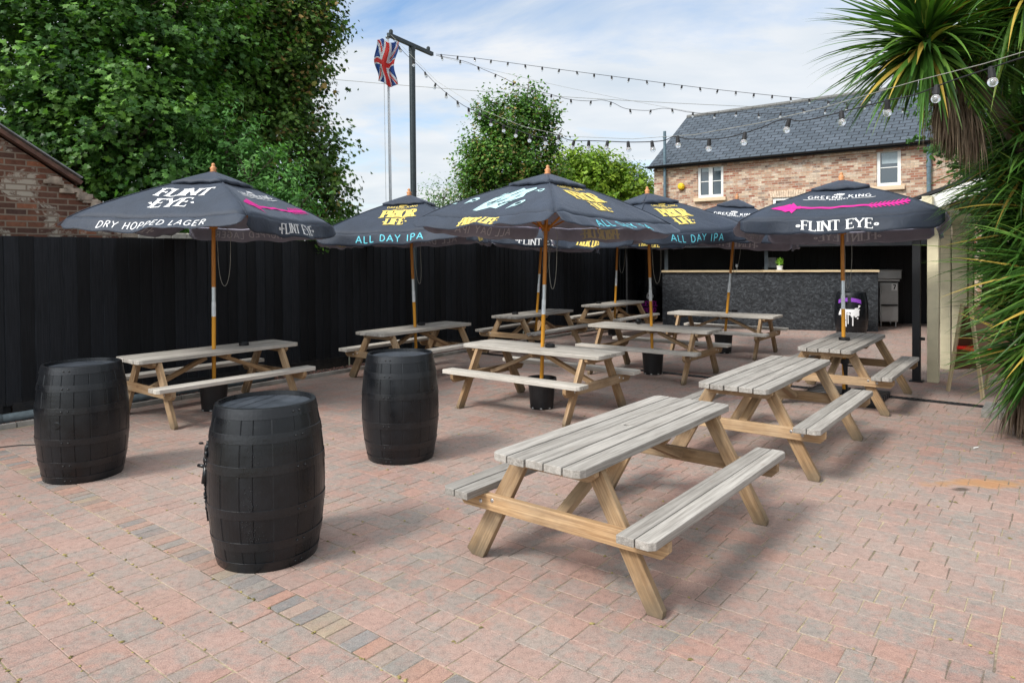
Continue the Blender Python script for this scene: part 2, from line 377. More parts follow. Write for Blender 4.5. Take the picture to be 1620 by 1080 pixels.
def glass_mat():
    m = Mat('window_glass', 0.06, 0.8); m.base((0.035, 0.055, 0.07)); return m.m
GLASS = glass_mat()
BLIND = plain('pale_blind', (0.35, 0.42, 0.45), 0.7, var=0.1)
def bulb_mat():
    m = Mat('bulb_glass', 0.03, 0.5); m.base((0.93, 0.96, 0.98)); m.b.inputs['Transmission Weight'].default_value = 0.85; m.b.inputs['IOR'].default_value = 1.3
    return m.m
BULB = bulb_mat()
# ------------------------------------------------------------------ ground and paving
random.seed(4); rng = np.random.RandomState(4)
def paver_mat():
    m = Mat('pavers', 0.82, 0.3); v = m.obj(); pc = m.attr('pc').outputs['Color']
    n1 = m.noise(v, 3.6, 5, 0.6, 0.3); n2 = m.noise(v, 11, 5, 0.7); n3 = m.noise(v, 170, 3, 0.7); n4 = m.noise(v, 0.55, 4, 0.6)
    n5 = m.noise(v, 26, 6, 0.8)
    band = m.math('SUBTRACT', 1.0, m.math('MULTIPLY', m.attr('band').outputs['Fac'], 0.6))
    c = m.mix(m.math('MULTIPLY', m.ramp(n1, [(0.46, 0.0), (0.58, 0.75)]), band), pc, (0.20, 0.19, 0.17))
    c = m.mix(m.math('MULTIPLY', m.ramp(n2, [(0.48, 0.0), (0.60, 0.65)]), band), c, (0.315, 0.185, 0.15))
    c = m.mix(m.math('MULTIPLY', m.ramp(n4, [(0.36, 0.0), (0.64, 0.55)]), band), c, (0.355, 0.272, 0.23))
    c = m.mix(1.0, c, m.ramp(n3, [(0.30, 0.62), (0.5, 1.0), (0.72, 1.38)]), 'MULTIPLY')
    c = m.mix(1.0, c, m.ramp(n5, [(0.30, 0.66), (0.5, 1.0), (0.7, 1.15)]), 'MULTIPLY')
    # iron stain on the right hand side of the yard
    sp = m.n('ShaderNodeSeparateXYZ'); m.l(v, sp.inputs[0])
    ex = m.math('DIVIDE', m.math('SUBTRACT', sp.outputs[0], 3.75), 0.5); ey = m.math('DIVIDE', m.math('SUBTRACT', sp.outputs[1], 5.6), 0.13)
    dd = m.math('ADD', m.math('MULTIPLY', ex, ex), m.math('MULTIPLY', ey, ey))
    dd = m.math('ADD', dd, m.math('MULTIPLY', m.math('SUBTRACT', m.noise(v, 5, 5, 0.6), 0.5), 3.2))
    c = m.mix(m.ramp(dd, [(0.2, 0.6), (1.0, 0.0)]), c, (0.40, 0.19, 0.055))
    ex = m.math('DIVIDE', m.math('SUBTRACT', sp.outputs[0], 3.5), 0.09); ey = m.math('DIVIDE', m.math('SUBTRACT', sp.outputs[1], 5.46), 0.05)
    d2 = m.math('ADD', m.math('ADD', m.math('MULTIPLY', ex, ex), m.math('MULTIPLY', ey, ey)), m.math('MULTIPLY', m.math('SUBTRACT', n2, 0.5), 2.5))
    c = m.mix(m.ramp(d2, [(0.2, 0.8), (1.0, 0.0)]), c, (0.05, 0.035, 0.025))
    m.base(c); m.rough(m.ramp(n2, [(0.3, 0.72), (0.7, 0.92)]))
    m.bump(m.mix(0.6, n3, n5), 0.006, 0.8)
    return m.m
PAVER = paver_mat()
def joint_mat():
    m = Mat('joint_sand', 0.95, 0.1); v = m.obj()
    a = m.noise(v, 1.3, 4, 0.6); b = m.noise(v, 60, 4, 0.7)
    c = m.mix(m.ramp(a, [(0.42, 0.0), (0.58, 1.0)]), (0.17, 0.135, 0.105), (0.38, 0.31, 0.21))
    c = m.mix(m.ramp(m.noise(v, 9, 5, 0.7), [(0.55, 0.0), (0.68, 0.6)]), c, (0.15, 0.16, 0.04))
    c = m.mix(1.0, c, m.ramp(b, [(0.3, 0.55), (0.7, 1.3)]), 'MULTIPLY'); m.base(c); m.bump(b, 0.006, 0.8); return m.m
JOINT = joint_mat()

REDS = [(0.325, 0.215, 0.185), (0.34, 0.215, 0.18), (0.31, 0.21, 0.183), (0.325, 0.228, 0.197), (0.35, 0.212, 0.172)]
GREY = [(0.285, 0.232, 0.205), (0.295, 0.225, 0.20), (0.265, 0.23, 0.205), (0.30, 0.22, 0.193)]
def pick(p):
    r = rng.rand()
    c = REDS[rng.randint(len(REDS))] if r < p else GREY[rng.randint(len(GREY))]
    return np.array(c) * (0.79 + 0.15 * rng.rand()) * np.array([1.0, .98, .95])
cells = []     # (a0,a1,b0,b1,colour)
def rows(b0, b1, rh, a_min, a_max, widths, p, amin_f=None):
    b = b0
    while b < b1 - 0.02:
        a = a_min - rng.rand() * 0.2
        h = min(rh, b1 - b)
        while a < a_max:
            w = widths[rng.randint(len(widths))]
            aa0, aa1 = max(a, a_min), min(a + w, a_max)
            if aa1 - aa0 > 0.05: cells.append((aa0, aa1, b, b + h, pick(p)))
            a += w
        b += rh
rows(0.2, 2.075, 0.208, -9.1, 1.2, [0.17, 0.21, 0.25, 0.19], 0.72)
rows(2.255, 22.0, 0.182, -9.1, 10.0, [0.13, 0.16, 0.20, 0.24], 0.66)
BOR = [(0.34, 0.27, 0.19), (0.21, 0.20, 0.19), (0.36, 0.21, 0.155), (0.25, 0.23, 0.205), (0.31, 0.23, 0.185), (0.38, 0.22, 0.165), (0.20, 0.19, 0.18), (0.29, 0.22, 0.18)]
a = -9.1
while a < 1.2:
    w = 0.092 + rng.rand() * 0.012
    cells.append((a, a + w, 2.075, 2.255, np.array(BOR[rng.randint(len(BOR))]) * (0.7 + 0.25 * rng.rand()))); a += w
n = len(cells); C4 = np.array([c[:4] for c in cells]); colr = np.array([c[4] for c in cells])
g = 0.0008 + 0.0018 * rng.rand(n)
def quad(inset, z, jit):
    a0, a1, b0, b1 = C4[:, 0] + inset, C4[:, 1] - inset, C4[:, 2] + inset, C4[:, 3] - inset
    P = np.stack([np.stack([a0, b0], 1), np.stack([a1, b0], 1), np.stack([a1, b1], 1), np.stack([a0, b1], 1)], 1)
    P = P + jit
    W = P[..., 0:1] * np.array([[E1.x, E1.y]]) + P[..., 1:2] * np.array([[E2.x, E2.y]])
    return np.concatenate([W, z[..., None]], 2)
jit = (rng.rand(n, 4, 2) - 0.5) * 0.008
tilt = (rng.rand(n, 4) - 0.5) * 0.0014 + (rng.rand(n, 1) - 0.5) * 0.0012
Q0 = quad(g, np.full((n, 4), -0.012), jit); Q1 = quad(g + 0.001, -0.0024 + tilt, jit); Q2 = quad(g + 0.0036, tilt + 0.0, jit * 0.8)
V = np.concatenate([Q0, Q1, Q2], 1).reshape(-1, 3)
b = np.arange(n)[:, None] * 12
fl = [b + np.array([[8, 9, 10, 11]])]
for i in range(4):
    j = (i + 1) % 4
    fl.append(b + np.array([[i, j, 4 + j, 4 + i]])); fl.append(b + np.array([[4 + i, 4 + j, 8 + j, 8 + i]]))
Fq = np.concatenate(fl, 0)
pv = npmesh('paving', V, Fq, PAVER, attrs={'pc': np.repeat(colr, 12, 0), 'band': np.repeat(((C4[:, 2] > 2.07) & (C4[:, 3] < 2.26)).astype(float), 12)})
tag(pv, 'block paving in mixed red and grey setts with a narrow brick band', None, None, 'structure')
mb = MB(); P4 = [yard(-9.12, -3), yard(14, -3), yard(14, 26), yard(-9.12, 26)]
mb.add([p + Vector((0, 0, -0.0030)) for p in P4], [(0, 1, 2, 3)])
tag(mb.build('paving_bed', JOINT), kind='structure')
mb = MB(); mb.add([(-900, -60, -0.05), (900, -60, -0.05), (900, 1500, -0.05), (-900, 1500, -0.05)], [(0, 1, 2, 3)])
GROUND = plain('far_ground', (0.16, 0.15, 0.10), 0.95, var=0.4, scale=0.3)
tag(mb.build('ground', GROUND), kind='structure')
# kerb edging along the gravel
mb = MB()
for k in range(25):
    mb.box(yard(-9.16, -1.5 + k * 0.92, 0.0), (0.91, 0.055, 0.10), (E2, -E1, Vector((0, 0, 1))))
tag(mb.build('kerb', CONC, bevel=0.004), kind='structure')
# gravel between kerb and fence
def gravel_mat():
    m = Mat('gravel', 0.9, 0.2); pc = m.attr('pc').outputs['Color']; m.base(pc); return m.m
mb = MB()
P4 = [yard(-9.62, -2), yard(-9.19, -2), yard(-9.19, 22), yard(-9.62, 22)]
mb.add([p + Vector((0, 0, 0.0)) for p in P4], [(0, 1, 2, 3)], col=(0.07, 0.045, 0.035))
for k in range(5200):
    c = yard(-9.6 + 0.40 * random.random(), 1.5 + 17 * random.random(), 0.006 + 0.014 * random.random()); r = 0.009 + 0.011 * random.random()
    q = [c + Vector((random.uniform(-1, 1), random.uniform(-1, 1), random.uniform(-.6, .6))).normalized() * r for _ in range(4)] + [c + Vector((0, 0, r * 0.9))]
    t = random.random(); cc = (0.22 + .16 * t, 0.12 + .1 * t, 0.09 + .09 * t)
    mb.add(q, [(0, 1, 4), (1, 2, 4), (2, 3, 4), (3, 0, 4), (0, 2, 1), (0, 3, 2)], col=cc)
tag(mb.build('gravel', gravel_mat()), kind='stuff')

# moss and grit lying in the joints
mb = MB()
for k in range(900):
    q = random.random()
    if q < 0.45: p = yard(random.uniform(-6.5, 1), 0.2 + 0.208 * random.randint(0, 9) + random.uniform(-.01, .01))
    else: p = yard(random.uniform(-6, 5), 2.255 + 0.182 * random.randint(0, 40) + random.uniform(-.01, .01))
    r = random.uniform(0.003, 0.009)
    t = random.random(); cc = (0.12 + .2 * t, 0.10 + .16 * t, 0.04 + .06 * t)
    L = [(-r * random.uniform(1, 2.4), -r, 0), (r * random.uniform(1, 2.4), -r, 0), (r, r, 0), (-r, r, 0), (0, 0, r * 0.9)]
    w = random.uniform(0, 6)
    mb.add([p + Vector((x * cos(w) - y * sin(w), x * sin(w) + y * cos(w), z + 0.002)) for x, y, z in L], [(0, 1, 4), (1, 2, 4), (2, 3, 4), (3, 0, 4)], col=cc)
tag(mb.build('moss_and_grit', gravel_mat()), kind='stuff')

# drain across the yard
mb = MB(); Z = Vector((0, 0, 1))
for s in (-1, 1): mb.box(yard(0.2, 10.05 + s * 0.05, 0.006), (18.4, 0.014, 0.012), (E1, E2, Z))
mb.box(yard(0.2, 10.05, 0.001), (18.4, 0.085, 0.006), (E1, E2, Z))
for k in range(300): mb.box(yard(-8.9 + k * 0.061, 10.05, 0.0065), (0.028, 0.08, 0.008), (E1, E2, Z))
tag(mb.build('drain_channel', BLACKP), 'narrow black slotted drain channel crossing the paved yard', 'drain')

# ------------------------------------------------------------------ black fence
def fence_mat():
    m = Mat('fence_paint', 0.72, 0.25); g = m.attr('gr').outputs['Vector']; pc = m.attr('pc').outputs['Color']
    g1 = m.noise(m.mapv(g, (2, 60, 60)), 1.5, 5, 0.6, 0.4); big = m.noise(g, 1.2, 4)
    c = m.ramp(g1, [(0.3, (0.0035, 0.0042, 0.0055)), (0.7, (0.011, 0.0125, 0.0155))])
    s = m.n('ShaderNodeSeparateColor'); m.l(pc, s.inputs[0])
    c = m.mix(1.0, c, m.ramp(s.outputs[0], [(0, 0.5), (1, 2.0)]), 'MULTIPLY')
    c = m.mix(m.ramp(m.noise(g, 5, 6, 0.8), [(0.66, 0.0), (0.74, 0.35)]), c, (0.06, 0.055, 0.05))
    sp = m.n('ShaderNodeSeparateXYZ'); m.l(m.obj(), sp.inputs[0])
    h = m.math('ADD', sp.outputs[2], m.math('MULTIPLY', m.noise(m.obj(), 11, 6, .75), 0.5))
    c = m.mix(m.ramp(h, [(0.24, 0.6), (0.5, 0.0)]), c, (0.05, 0.042, 0.033))
    m.base(c); m.bump(g1, 0.004, 0.6); return m.m
FENCE = fence_mat()
fen = thing('board_fence', 'tall black close boarded fence along the left side of the yard', 'fence', yard(-9.65, -1, 0))
fp = Vector(fen.location)
def fbuild(mb, name):
    o = mb.build(name, FENCE, fen); o.matrix_parent_inverse = Matrix.Translation(-fp); return o
bay = 2.44; b0 = -2.2; k = 0
while b0 < 20.5:
    mb = MB(); x = b0; top = 2.13 + random.uniform(-0.012, 0.012)
    while x < b0 + bay - 0.03:
        w = min(0.152, b0 + bay - x)
        # feather edge board: thick edge stands proud over its neighbour
        A = [(-9.66, x - 0.012), (-9.606 - random.uniform(0, .003), x), (-9.622, x + w), (-9.64, x + w)]
        h = top + random.uniform(-0.004, 0.004); tt = random.random()
        mb.add([yard(p[0], p[1], 0.16) for p in A] + [yard(p[0], p[1], h) for p in A], [(0, 1, 5, 4), (1, 2, 6, 5), (2, 3, 7, 6), (3, 0, 4, 7), (4, 5, 6, 7)],
               gr=[(z, p[1] * 1.0 + tt * 7, tt * 9) for z in (0.16, h) for p in A], col=(tt, 0, 0))
        x += w
    fbuild(mb, 'board_panel')
    mb = MB(); mb.box(yard(-9.585, b0 + bay / 2, 0.10), (bay - 0.1, 0.03, 0.17), (E2, -E1, Z)); fbuild(mb, 'gravel_board')
    mb = MB(); mb.box(yard(-9.69, b0, 1.03), (0.1, 0.1, 2.1), (E2, -E1, Z)); fbuild(mb, 'post')
    b0 += bay
# drain pipe lying at the fence foot
mb = MB(); pts = [yard(-9.40 + 0.02 * sin(t * 2.1), 0.5 + t * 0.5, 0.062) for t in range(12)]
mb.tube(pts, 0.055, 12); 
for i in (4, 9): mb.tube([pts[i] - E2 * 0.06, pts[i] + E2 * 0.06], 0.064, 12)
tag(mb.build('fallen_pipe', PIPE, smooth=True), 'grey plastic pipe lying on the ground at the foot of the fence', 'pipe')
# thin cable on the ground at far left
mb = MB(); mb.tube([on_ground(u, v, 0.008) for u, v in [(-60, 712), (0, 707), (30, 704), (60, 703), (95, 700)]], 0.005, 6)
tag(mb.build('ground_cable', RUBBER), 'thin dark cable running to the left barrel across the paving', 'cable')
# cigarette end
mb = MB(); p = on_ground(1541, 708, 0.01); mb.tube([p, p + Vector((0.05, 0.02, 0))], 0.006, 8)
tag(mb.build('litter_scrap', WHITE), 'small white scrap dropped on the paving right of the tables', 'litter')
mb = MB(); p = on_ground(318, 702, 0.0); mb.ball(p + Vector((0, 0, .01)), 0.02, 8, 5, sc=(1.3, 1, .5))
tag(mb.build('dark_pebble', RUBBER), 'small dark pebble lying between the left and middle barrels', 'pebble')

# ------------------------------------------------------------------ old brick barn and low wall behind the fence
barn = thing('brick_barn', 'old brick gable of an outbuilding rising above the fence at the left', 'building', yard(-10, 0, 0))
bo = Vector(barn.location)
def bb(mb, name, mat, **k):
    o = mb.build(name, mat, barn, **k); o.matrix_parent_inverse = Matrix.Translation(-bo); return o
mb = MB()
# gable profile in (b,z), plane a=-10, wall 0.25 thick
prof = [(-6.5, 0), (4.27, 0), (4.27, 2.26), (4.05, 2.44), (3.9, 2.60), (3.56, 2.80), (3.16, 3.07), (2.77, 3.32), (1.0, 4.45), (-1.3, 5.9), (-6.5, 2.6)]
n_ = len(prof)
mb.add([yard(-10.0, b_, z_) for b_, z_ in prof] + [yard(-10.3, b_, z_) for b_, z_ in prof], [tuple(range(n_ - 1, -1, -1)), tuple(range(n_, 2 * n_))] + [(i, (i + 1) % n_, n_ + (i + 1) % n_, n_ + i) for i in range(n_)],
       gr=[(b_, z_, 0) for b_, z_ in prof] * 2)
bb(mb, 'gable_wall', BRICK_B)
mb = MB()
random.seed(9)
for i in range(26):      # ragged brick ends and loose mortar along the verge
    t = random.random(); b_ = 3.3 + 0.95 * t; z_ = np.interp(b_, [2.77, 3.16, 3.56, 3.9, 4.05, 4.27], [3.32, 3.07, 2.80, 2.60, 2.44, 2.26]) - 0.05 - 0.10 * random.random()
    mb.box(yard(-9.985 + random.random() * 0.012, b_, z_), (0.1 + .1 * random.random(), 0.05, 0.055), (E2, -E1, Z))
bb(mb, 'broken_verge', plain('rubble', (0.27, 0.22, 0.17), 0.9, var=0.6, scale=9), bevel=0.008)
mb = MB()
d = Vector((0, 0, 0))
p0, p1 = yard(-9.93, 3.62, 2.83), yard(-9.93, -1.3, 5.98)
mb.beam(p0 - E1 * 0.02, p1 - E1 * 0.02, 0.05, 0.10, up=-E1)
bb(mb, 'bargeboard', plain('rusty_edge', (0.10, 0.05, 0.035), 0.7, var=0.4), bevel=0.004)
mb = MB(); mb.beam(p0 + Vector((0, 0, .065)), p1 + Vector((0, 0, .065)), 0.10, 0.014, up=Z); bb(mb, 'verge_flashing', plain('lead_edge', (0.2, 0.21, 0.22), 0.5))
mb = MB()
A = [yard(-10.02, 3.6, 2.86), yard(-10.02, -1.3, 6.0), yard(-18, -1.3, 6.0), yard(-18, 3.6, 2.86)]
mb.add(A + [p - Vector((0, 0, .08)) for p in A], [(0, 1, 2, 3), (7, 6, 5, 4), (0, 3, 7, 4)]); 
bb(mb, 'roof', plain('barn_tiles', (0.14, 0.08, 0.06), 0.85, var=0.4))

wl = thing('boundary_wall', 'low old brick wall with a pale coping just behind the black fence', 'wall', yard(-10.1, 5, 0)); bo2 = Vector(wl.location)
mb = MB(); A = [(4.30, 0), (6.3, 0), (6.3, 2.10), (4.30, 2.12)]
mb.add([yard(-10.0, *p) for p in A] + [yard(-10.25, *p) for p in A], [(3, 2, 1, 0), (4, 5, 6, 7), (3, 7, 6, 2), (2, 6, 5, 1), (0, 4, 7, 3)], gr=[(p[0], p[1], 0) for p in A] * 2)
o = mb.build('brick_face', BRICK_B, wl); o.matrix_parent_inverse = Matrix.Translation(-bo2)
mb = MB()
for k in range(9): mb.box(yard(-10.1, 4.42 + k * 0.225, 2.165 + random.uniform(-.006, .006)), (0.22, 0.36, 0.09), (E2, -E1, Z))
o = mb.build('coping', plain('pale_coping', (0.42, 0.39, 0.33), 0.8, var=0.3, scale=8, bump=0.01), wl, bevel=0.012); o.matrix_parent_inverse = Matrix.Translation(-bo2)

sh = thing('low_shed', 'low grey roofed shed showing above the fence behind the parasols', 'shed', yard(-11.5, 11.5, 0)); so_ = Vector(sh.location)
SHED = plain('grey_sheet_roof', (0.12, 0.115, 0.11), 0.8, var=0.3)
mb = MB(); mb.box(yard(-11.6, 11.6, 1.05), (2.8, 2, 2.1), (E2, -E1, Z)); o = mb.build('wall', plain('shed_wall', (0.12, 0.10, 0.08), 0.9), sh); o.matrix_parent_inverse = Matrix.Translation(-so_)
mb = MB(); mb.box(yard(-11.5, 11.6, 2.27), (3.1, 2.4, 0.11), (E2, -E1, Z)); o = mb.build('roof', SHED, sh, bevel=.01); o.matrix_parent_inverse = Matrix.Translation(-so_)

# ------------------------------------------------------------------ brick house (local frame: x along E1, y along E2, z up)
hs = thing('brick_house', 'two storey buff brick house with a dark slate roof behind the bar', 'house', yard(-12.33, 24.2, 0), YAW)
def facade_part(name, mb, mat, parent=None, **k): return mb.build(name, mat, parent or hs, **k)
W_, D_, EV, RG = 15.5, 6.4, 5.22, 7.45
holes = [(1.74, 2.70, 3.90, 5.06), (7.62, 8.29, 3.92, 5.06), (4.42, 5.41, 2.55, 3.75)]
xs = sorted({0, W_} | {h[0] for h in holes} | {h[1] for h in holes}); zs = sorted({0, EV} | {h[2] for h in holes} | {h[3] for h in holes})
mb = MB()
for i in range(len(xs) - 1):
    for j in range(len(zs) - 1):
        x0, x1, z0, z1 = xs[i], xs[i + 1], zs[j], zs[j + 1]
        if any(h[0] <= x0 and x1 <= h[1] and h[2] <= z0 and z1 <= h[3] for h in holes): continue
        vs = [(x0, 0, z0), (x1, 0, z0), (x1, 0, z1), (x0, 0, z1)]; mb.add(vs, [(0, 1, 2, 3)], gr=[(p[0], p[2], 0) for p in vs])
for x0, x1, z0, z1 in holes:      # reveals
    for vs in ([(x0, 0, z0), (x0, .12, z0), (x0, .12, z1), (x0, 0, z1)], [(x1, 0, z0), (x1, 0, z1), (x1, .12, z1), (x1, .12, z0)], [(x0, 0, z1), (x0, .12, z1), (x1, .12, z1), (x1, 0, z1)], [(x0, 0, z0), (x1, 0, z0), (x1, .12, z0), (x0, .12, z0)]):
        mb.add(vs, [(0, 1, 2, 3)], gr=[(p[0] + p[1], p[2], 0) for p in vs])
vs = [(0, 0, 0), (0, 0, EV), (0, D_ / 2, RG), (0, D_, EV), (0, D_, 0)]; mb.add(vs, [(0, 1, 2, 3, 4)], gr=[(p[1], p[2], 0) for p in vs])
vs = [(W_, 0, 0), (W_, D_, 0), (W_, D_, EV), (W_, D_ / 2, RG), (W_, 0, EV)]; mb.add(vs, [(0, 1, 2, 3, 4)], gr=[(p[1], p[2], 0) for p in vs])
vs = [(0, D_, 0), (0, D_, EV), (W_, D_, EV), (W_, D_, 0)]; mb.add(vs, [(0, 1, 2, 3)], gr=[(p[0], p[2], 0) for p in vs])
facade_part('wall', mb, BRICK_H)
rl = sqrt((D_ / 2 + .25) ** 2 + (RG - EV + .16) ** 2)
mb = MB()
def roofside(y0, y1):
    vs = [(-.12, y0, EV - 0.06), (W_ + .1, y0, EV - 0.06), (W_ + .1, D_ / 2, RG + 0.1), (-.12, D_ / 2, RG + 0.1)]
    mb.add(vs, [(0, 1, 2, 3)], gr=[(0, 0, 0), (W_, 0, 0), (W_, rl, 0), (0, rl, 0)])
    vs2 = [(p[0], p[1], p[2] - 0.09) for p in vs]; mb.add(vs2, [(3, 2, 1, 0)], gr=[(0, 0, 0)] * 4)
    for i, j in ((0, 1), (1, 2), (3, 0)): mb.add([vs[i], vs2[i], vs2[j], vs[j]], [(0, 1, 2, 3)], gr=[(0, 0, 0)] * 4)
roofside(-.25, 0); roofside(D_ + .25, 0)
rf = facade_part('roof', mb, SLATE)
mb = MB()
for k in range(34): mb.tube([(-.1 + k * .46, D_ / 2, RG + .10), (-.1 + k * .46 + .45, D_ / 2, RG + .10)], 0.085, 10)
facade_part('ridge_tiles', mb, plain('ridge_tile', (0.12, 0.12, 0.115), 0.7, var=.3), rf)
mb = MB(); 
for k in range(10):
    t = pi + pi * k / 9; 
pr = [(0.06 * cos(pi + pi * k / 8), 0.06 * sin(pi + pi * k / 8)) for k in range(9)]; pr = pr + [(x * .85, z * .85) for x, z in reversed(pr)]
mb.prism(pr, (W_ / 2 - .05, -.31, EV - .05), (Vector((0, 1, 0)), Z, Vector((1, 0, 0))), W_ + .3)
facade_part('gutter', mb, BLACKP)
mb = MB(); mb.box((W_ / 2, -.02, EV - .06), (W_, .04, .10)); mb.box((W_ / 2, -.04, EV - .19), (W_, .07, .07)); facade_part('eaves_course', mb, BRICK_H)
# windows
SILL = plain('stone_sill', (0.60, 0.47, 0.32), 0.8, var=0.1, scale=5)
for hi, (x0, x1, z0, z1) in enumerate(holes):
    w, h = x1 - x0, z1 - z0; cx, cz = (x0 + x1) / 2, (z0 + z1) / 2
    mb = MB()
    fr = 0.055
    mb.box((cx, .07, z0 + fr / 2), (w, .07, fr)); mb.box((cx, .07, z1 - fr / 2), (w, .07, fr))
    mb.box((x0 + fr / 2, .07, cz), (fr, .072, h - 2 * fr)); mb.box((x1 - fr / 2, .07, cz), (fr, .072, h - 2 * fr))
    nl = 1 if hi == 1 else 2; lw = (w - 2 * fr - (nl - 1) * .06) / nl
    lights = []
    for k in range(nl):
        lx0 = x0 + fr + k * (lw + .06)
        if k: mb.box((lx0 - .03, .068, cz), (.06, .074, h - 2 * fr))
        f2 = .042
        mb.box((lx0 + lw / 2, .062, z0 + fr + f2 / 2), (lw, .06, f2)); mb.box((lx0 + lw / 2, .062, z1 - fr - f2 / 2), (lw, .06, f2))
        for xx in (lx0 + f2 / 2, lx0 + lw - f2 / 2): mb.box((xx, .062, cz), (f2, .061, h - 2 * fr - 2 * f2))
        mb.box((lx0 + lw / 2, .07, cz), (lw - 2 * f2, .03, .028))
        lights.append((lx0 + f2, lx0 + lw - f2))
    wo_ = facade_part('window', mb, WHITE, bevel=.004)
    mb = MB()
    for l0, l1 in lights: mb.box(((l0 + l1) / 2, .075, cz), (l1 - l0, .006, h - 2 * fr - .08))
    mb.build('pane', GLASS, wo_)
    if hi != 2:
        mb = MB()
        for l0, l1 in lights: mb.box(((l0 + l1) / 2 + .02, .0705, z1 - fr - .05 - (.34 if hi else .12) / 2), (l1 - l0 - .04, .002, (.34 if hi else .12)))
        mb.build('blind', BLIND, wo_)
        mb = MB(); mb.box((cx, -.03, z0 - .07), (w + .24, .16, .13)); mb.build('sill', SILL, wo_, bevel=.006)
    else:
        mb = MB()
        for k in range(15):
            an = (k - 7) * 0.035
            mb.box((cx + (k - 7) * .078, -.006, z1 + .12), (.066, .02, .23), (Vector((cos(an), 0, -sin(an))), Vector((0, 1, 0)), Vector((sin(an), 0, cos(an)))))
        mb.build('brick_arch', plain('arch_brick', (0.58, 0.45, 0.33), 0.85, var=.35, scale=16), wo_)
def dpipe(x, ztop, zbot, r, mat):
    mb = MB(); mb.tube([(x, -.12, zbot), (x, -.12, ztop)], r, 12)
    for z in np.arange(zbot + .8, ztop, 1.8): mb.tube([(x, -.12, z), (x, -.12, z + .07)], r * 1.25, 12)
    return facade_part('drainpipe', mb, mat, smooth=False)
dpipe(0.5, 6.45, 0, 0.055, BLUEGREY); dpipe(9.05, EV - .1, 0, 0.062, BLUEGREY)
mb = MB(); mb.lathe([(0.03, -.05), (.13, -.05), (.13, .05), (.09, .09), (0, .1)], 8)
ab = facade_part('alarm_box', mb, YELLOW, bevel=.01); ab.location = (1.13, -.07, 4.36); ab.rotation_euler = (pi / 2, 0, 0)

# ------------------------------------------------------------------ outdoor bar
def osb_mat():
    m = Mat('black_chipboard', 0.6, 0.35); g = m.attr('gr').outputs['Vector']
    dn = m.n('ShaderNodeTexNoise'); dn.inputs['Scale'].default_value = 7; m.l(g, dn.inputs['Vector'])
    ad = m.n('ShaderNodeVectorMath', operation='MULTIPLY_ADD'); m.l(dn.outputs['Color'], ad.inputs[0]); ad.inputs[1].default_value = (0.2, 0.2, 0.2); m.l(g, ad.inputs[2])
    outs = []
    for rot, sc in ((0.35, (15, 46, 1)), (-0.5, (18, 42, 1)), (1.2, (22, 42, 1))):
        v = m.n('ShaderNodeTexVoronoi'); v.inputs['Scale'].default_value = 1; m.l(m.mapv(ad.outputs[0], sc, (0, 0, rot)), v.inputs['Vector'])
        s = m.n('ShaderNodeSeparateColor'); m.l(v.outputs['Color'], s.inputs[0]); outs.append(s.outputs[0])
    h = m.mix(0.5, outs[0], outs[1]); h = m.mix(0.35, h, outs[2])
    c = m.ramp(h, [(0.25, (0.010, 0.0115, 0.013)), (0.55, (0.026, 0.029, 0.033)), (0.80, (0.060, 0.066, 0.072))])
    m.base(c); m.bump(h, 0.006, 0.7); return m.m
OSB = osb_mat()
BA, BB_ = Vector((3.84, 17.9, 0)), Vector((8.62, 16.50, 0))
bx = (BB_ - BA).normalized(); bl = (BB_ - BA).length; byaw = atan2(bx.y, bx.x)
bar = thing('outdoor_bar', 'outdoor bar with a black chipboard front and a pale timber counter', 'bar', BA, byaw)
mb = MB()
for k in range(4):
    x0, x1 = k * bl / 4 + .002, (k + 1) * bl / 4 - .002
    vs = [(x0, 0, 0), (x1, 0, 0), (x1, 0, 1.40), (x0, 0, 1.40), (x0, .03, 0), (x1, .03, 0), (x1, .03, 1.40), (x0, .03, 1.40)]
    mb.add(vs, [(0, 1, 2, 3), (4, 7, 6, 5), (0, 4, 5, 1), (1, 5, 6, 2), (0, 3, 7, 4)], gr=[(p[0], p[2], k * 3) for p in vs])
x1 = bl
vs = [(x1 + .001, 0, 0), (x1 + .001, .6, 0), (x1 + .001, .6, 1.4), (x1 + .001, 0, 1.4)]; mb.add(vs, [(0, 1, 2, 3)], gr=[(p[1], p[2], 0) for p in vs])
mb.build('front_panel', OSB, bar)
mb = MB(); h0 = bl * .49
mb.box((h0 / 2 - .02, .26, 1.425), (h0, .62, .045)); mb.box((h0 + (bl - h0) / 2 + .0, .255, 1.428), (bl - h0 + .04, .62, .045)); mb.build('counter_top', W_PINE, bar, bevel=.004)
for x, w in ((0.08, .09), (bl * .505, .085)):
    mb = MB(); mb.box((x, .30, 1.45 + .37), (w, .09, .74)); mb.build('roof_post', GREYP, bar, bevel=.003)
WALLB = plain('black_boarding', (0.007, 0.0075, 0.009), 0.55, var=.3, scale=3)
mb = MB()
for k in range(44):
    mb.box((-.9 + k * .19, 2.3, 1.05), (.186, .03, 2.1))
mb.box((3.2, 2.34, 1.05), (8.3, .04, 2.1))
mb.build('back_wall', WALLB, bar)
mb = MB(); mb.box((2.9, 1.35, 2.13), (8.0, 3.0, .07)); mb.build('roof', BLACKP, bar)
mb = MB(); mb.box((2.9, -.17, 2.09), (8.0, .03, .14)); mb.build('fascia', BLACKP, bar)
for x_ in (-.92, 6.86): mb = MB(); mb.box((x_, 1.2, 1.03), (.04, 2.2, 2.05)); mb.build('side_wall', WALLB, bar)
for k in range(2):
    mb = MB(); mb.box((1.3 + k * 3.2, 2.1, 1.2 + k * .15), (2.0, .3, .03)); mb.build('back_shelf', BLACKP, bar)
def barpt(x, y, z): return BA + bx * x + Vector((-bx.y, bx.x, 0)) * y + Vector((0, 0, z))
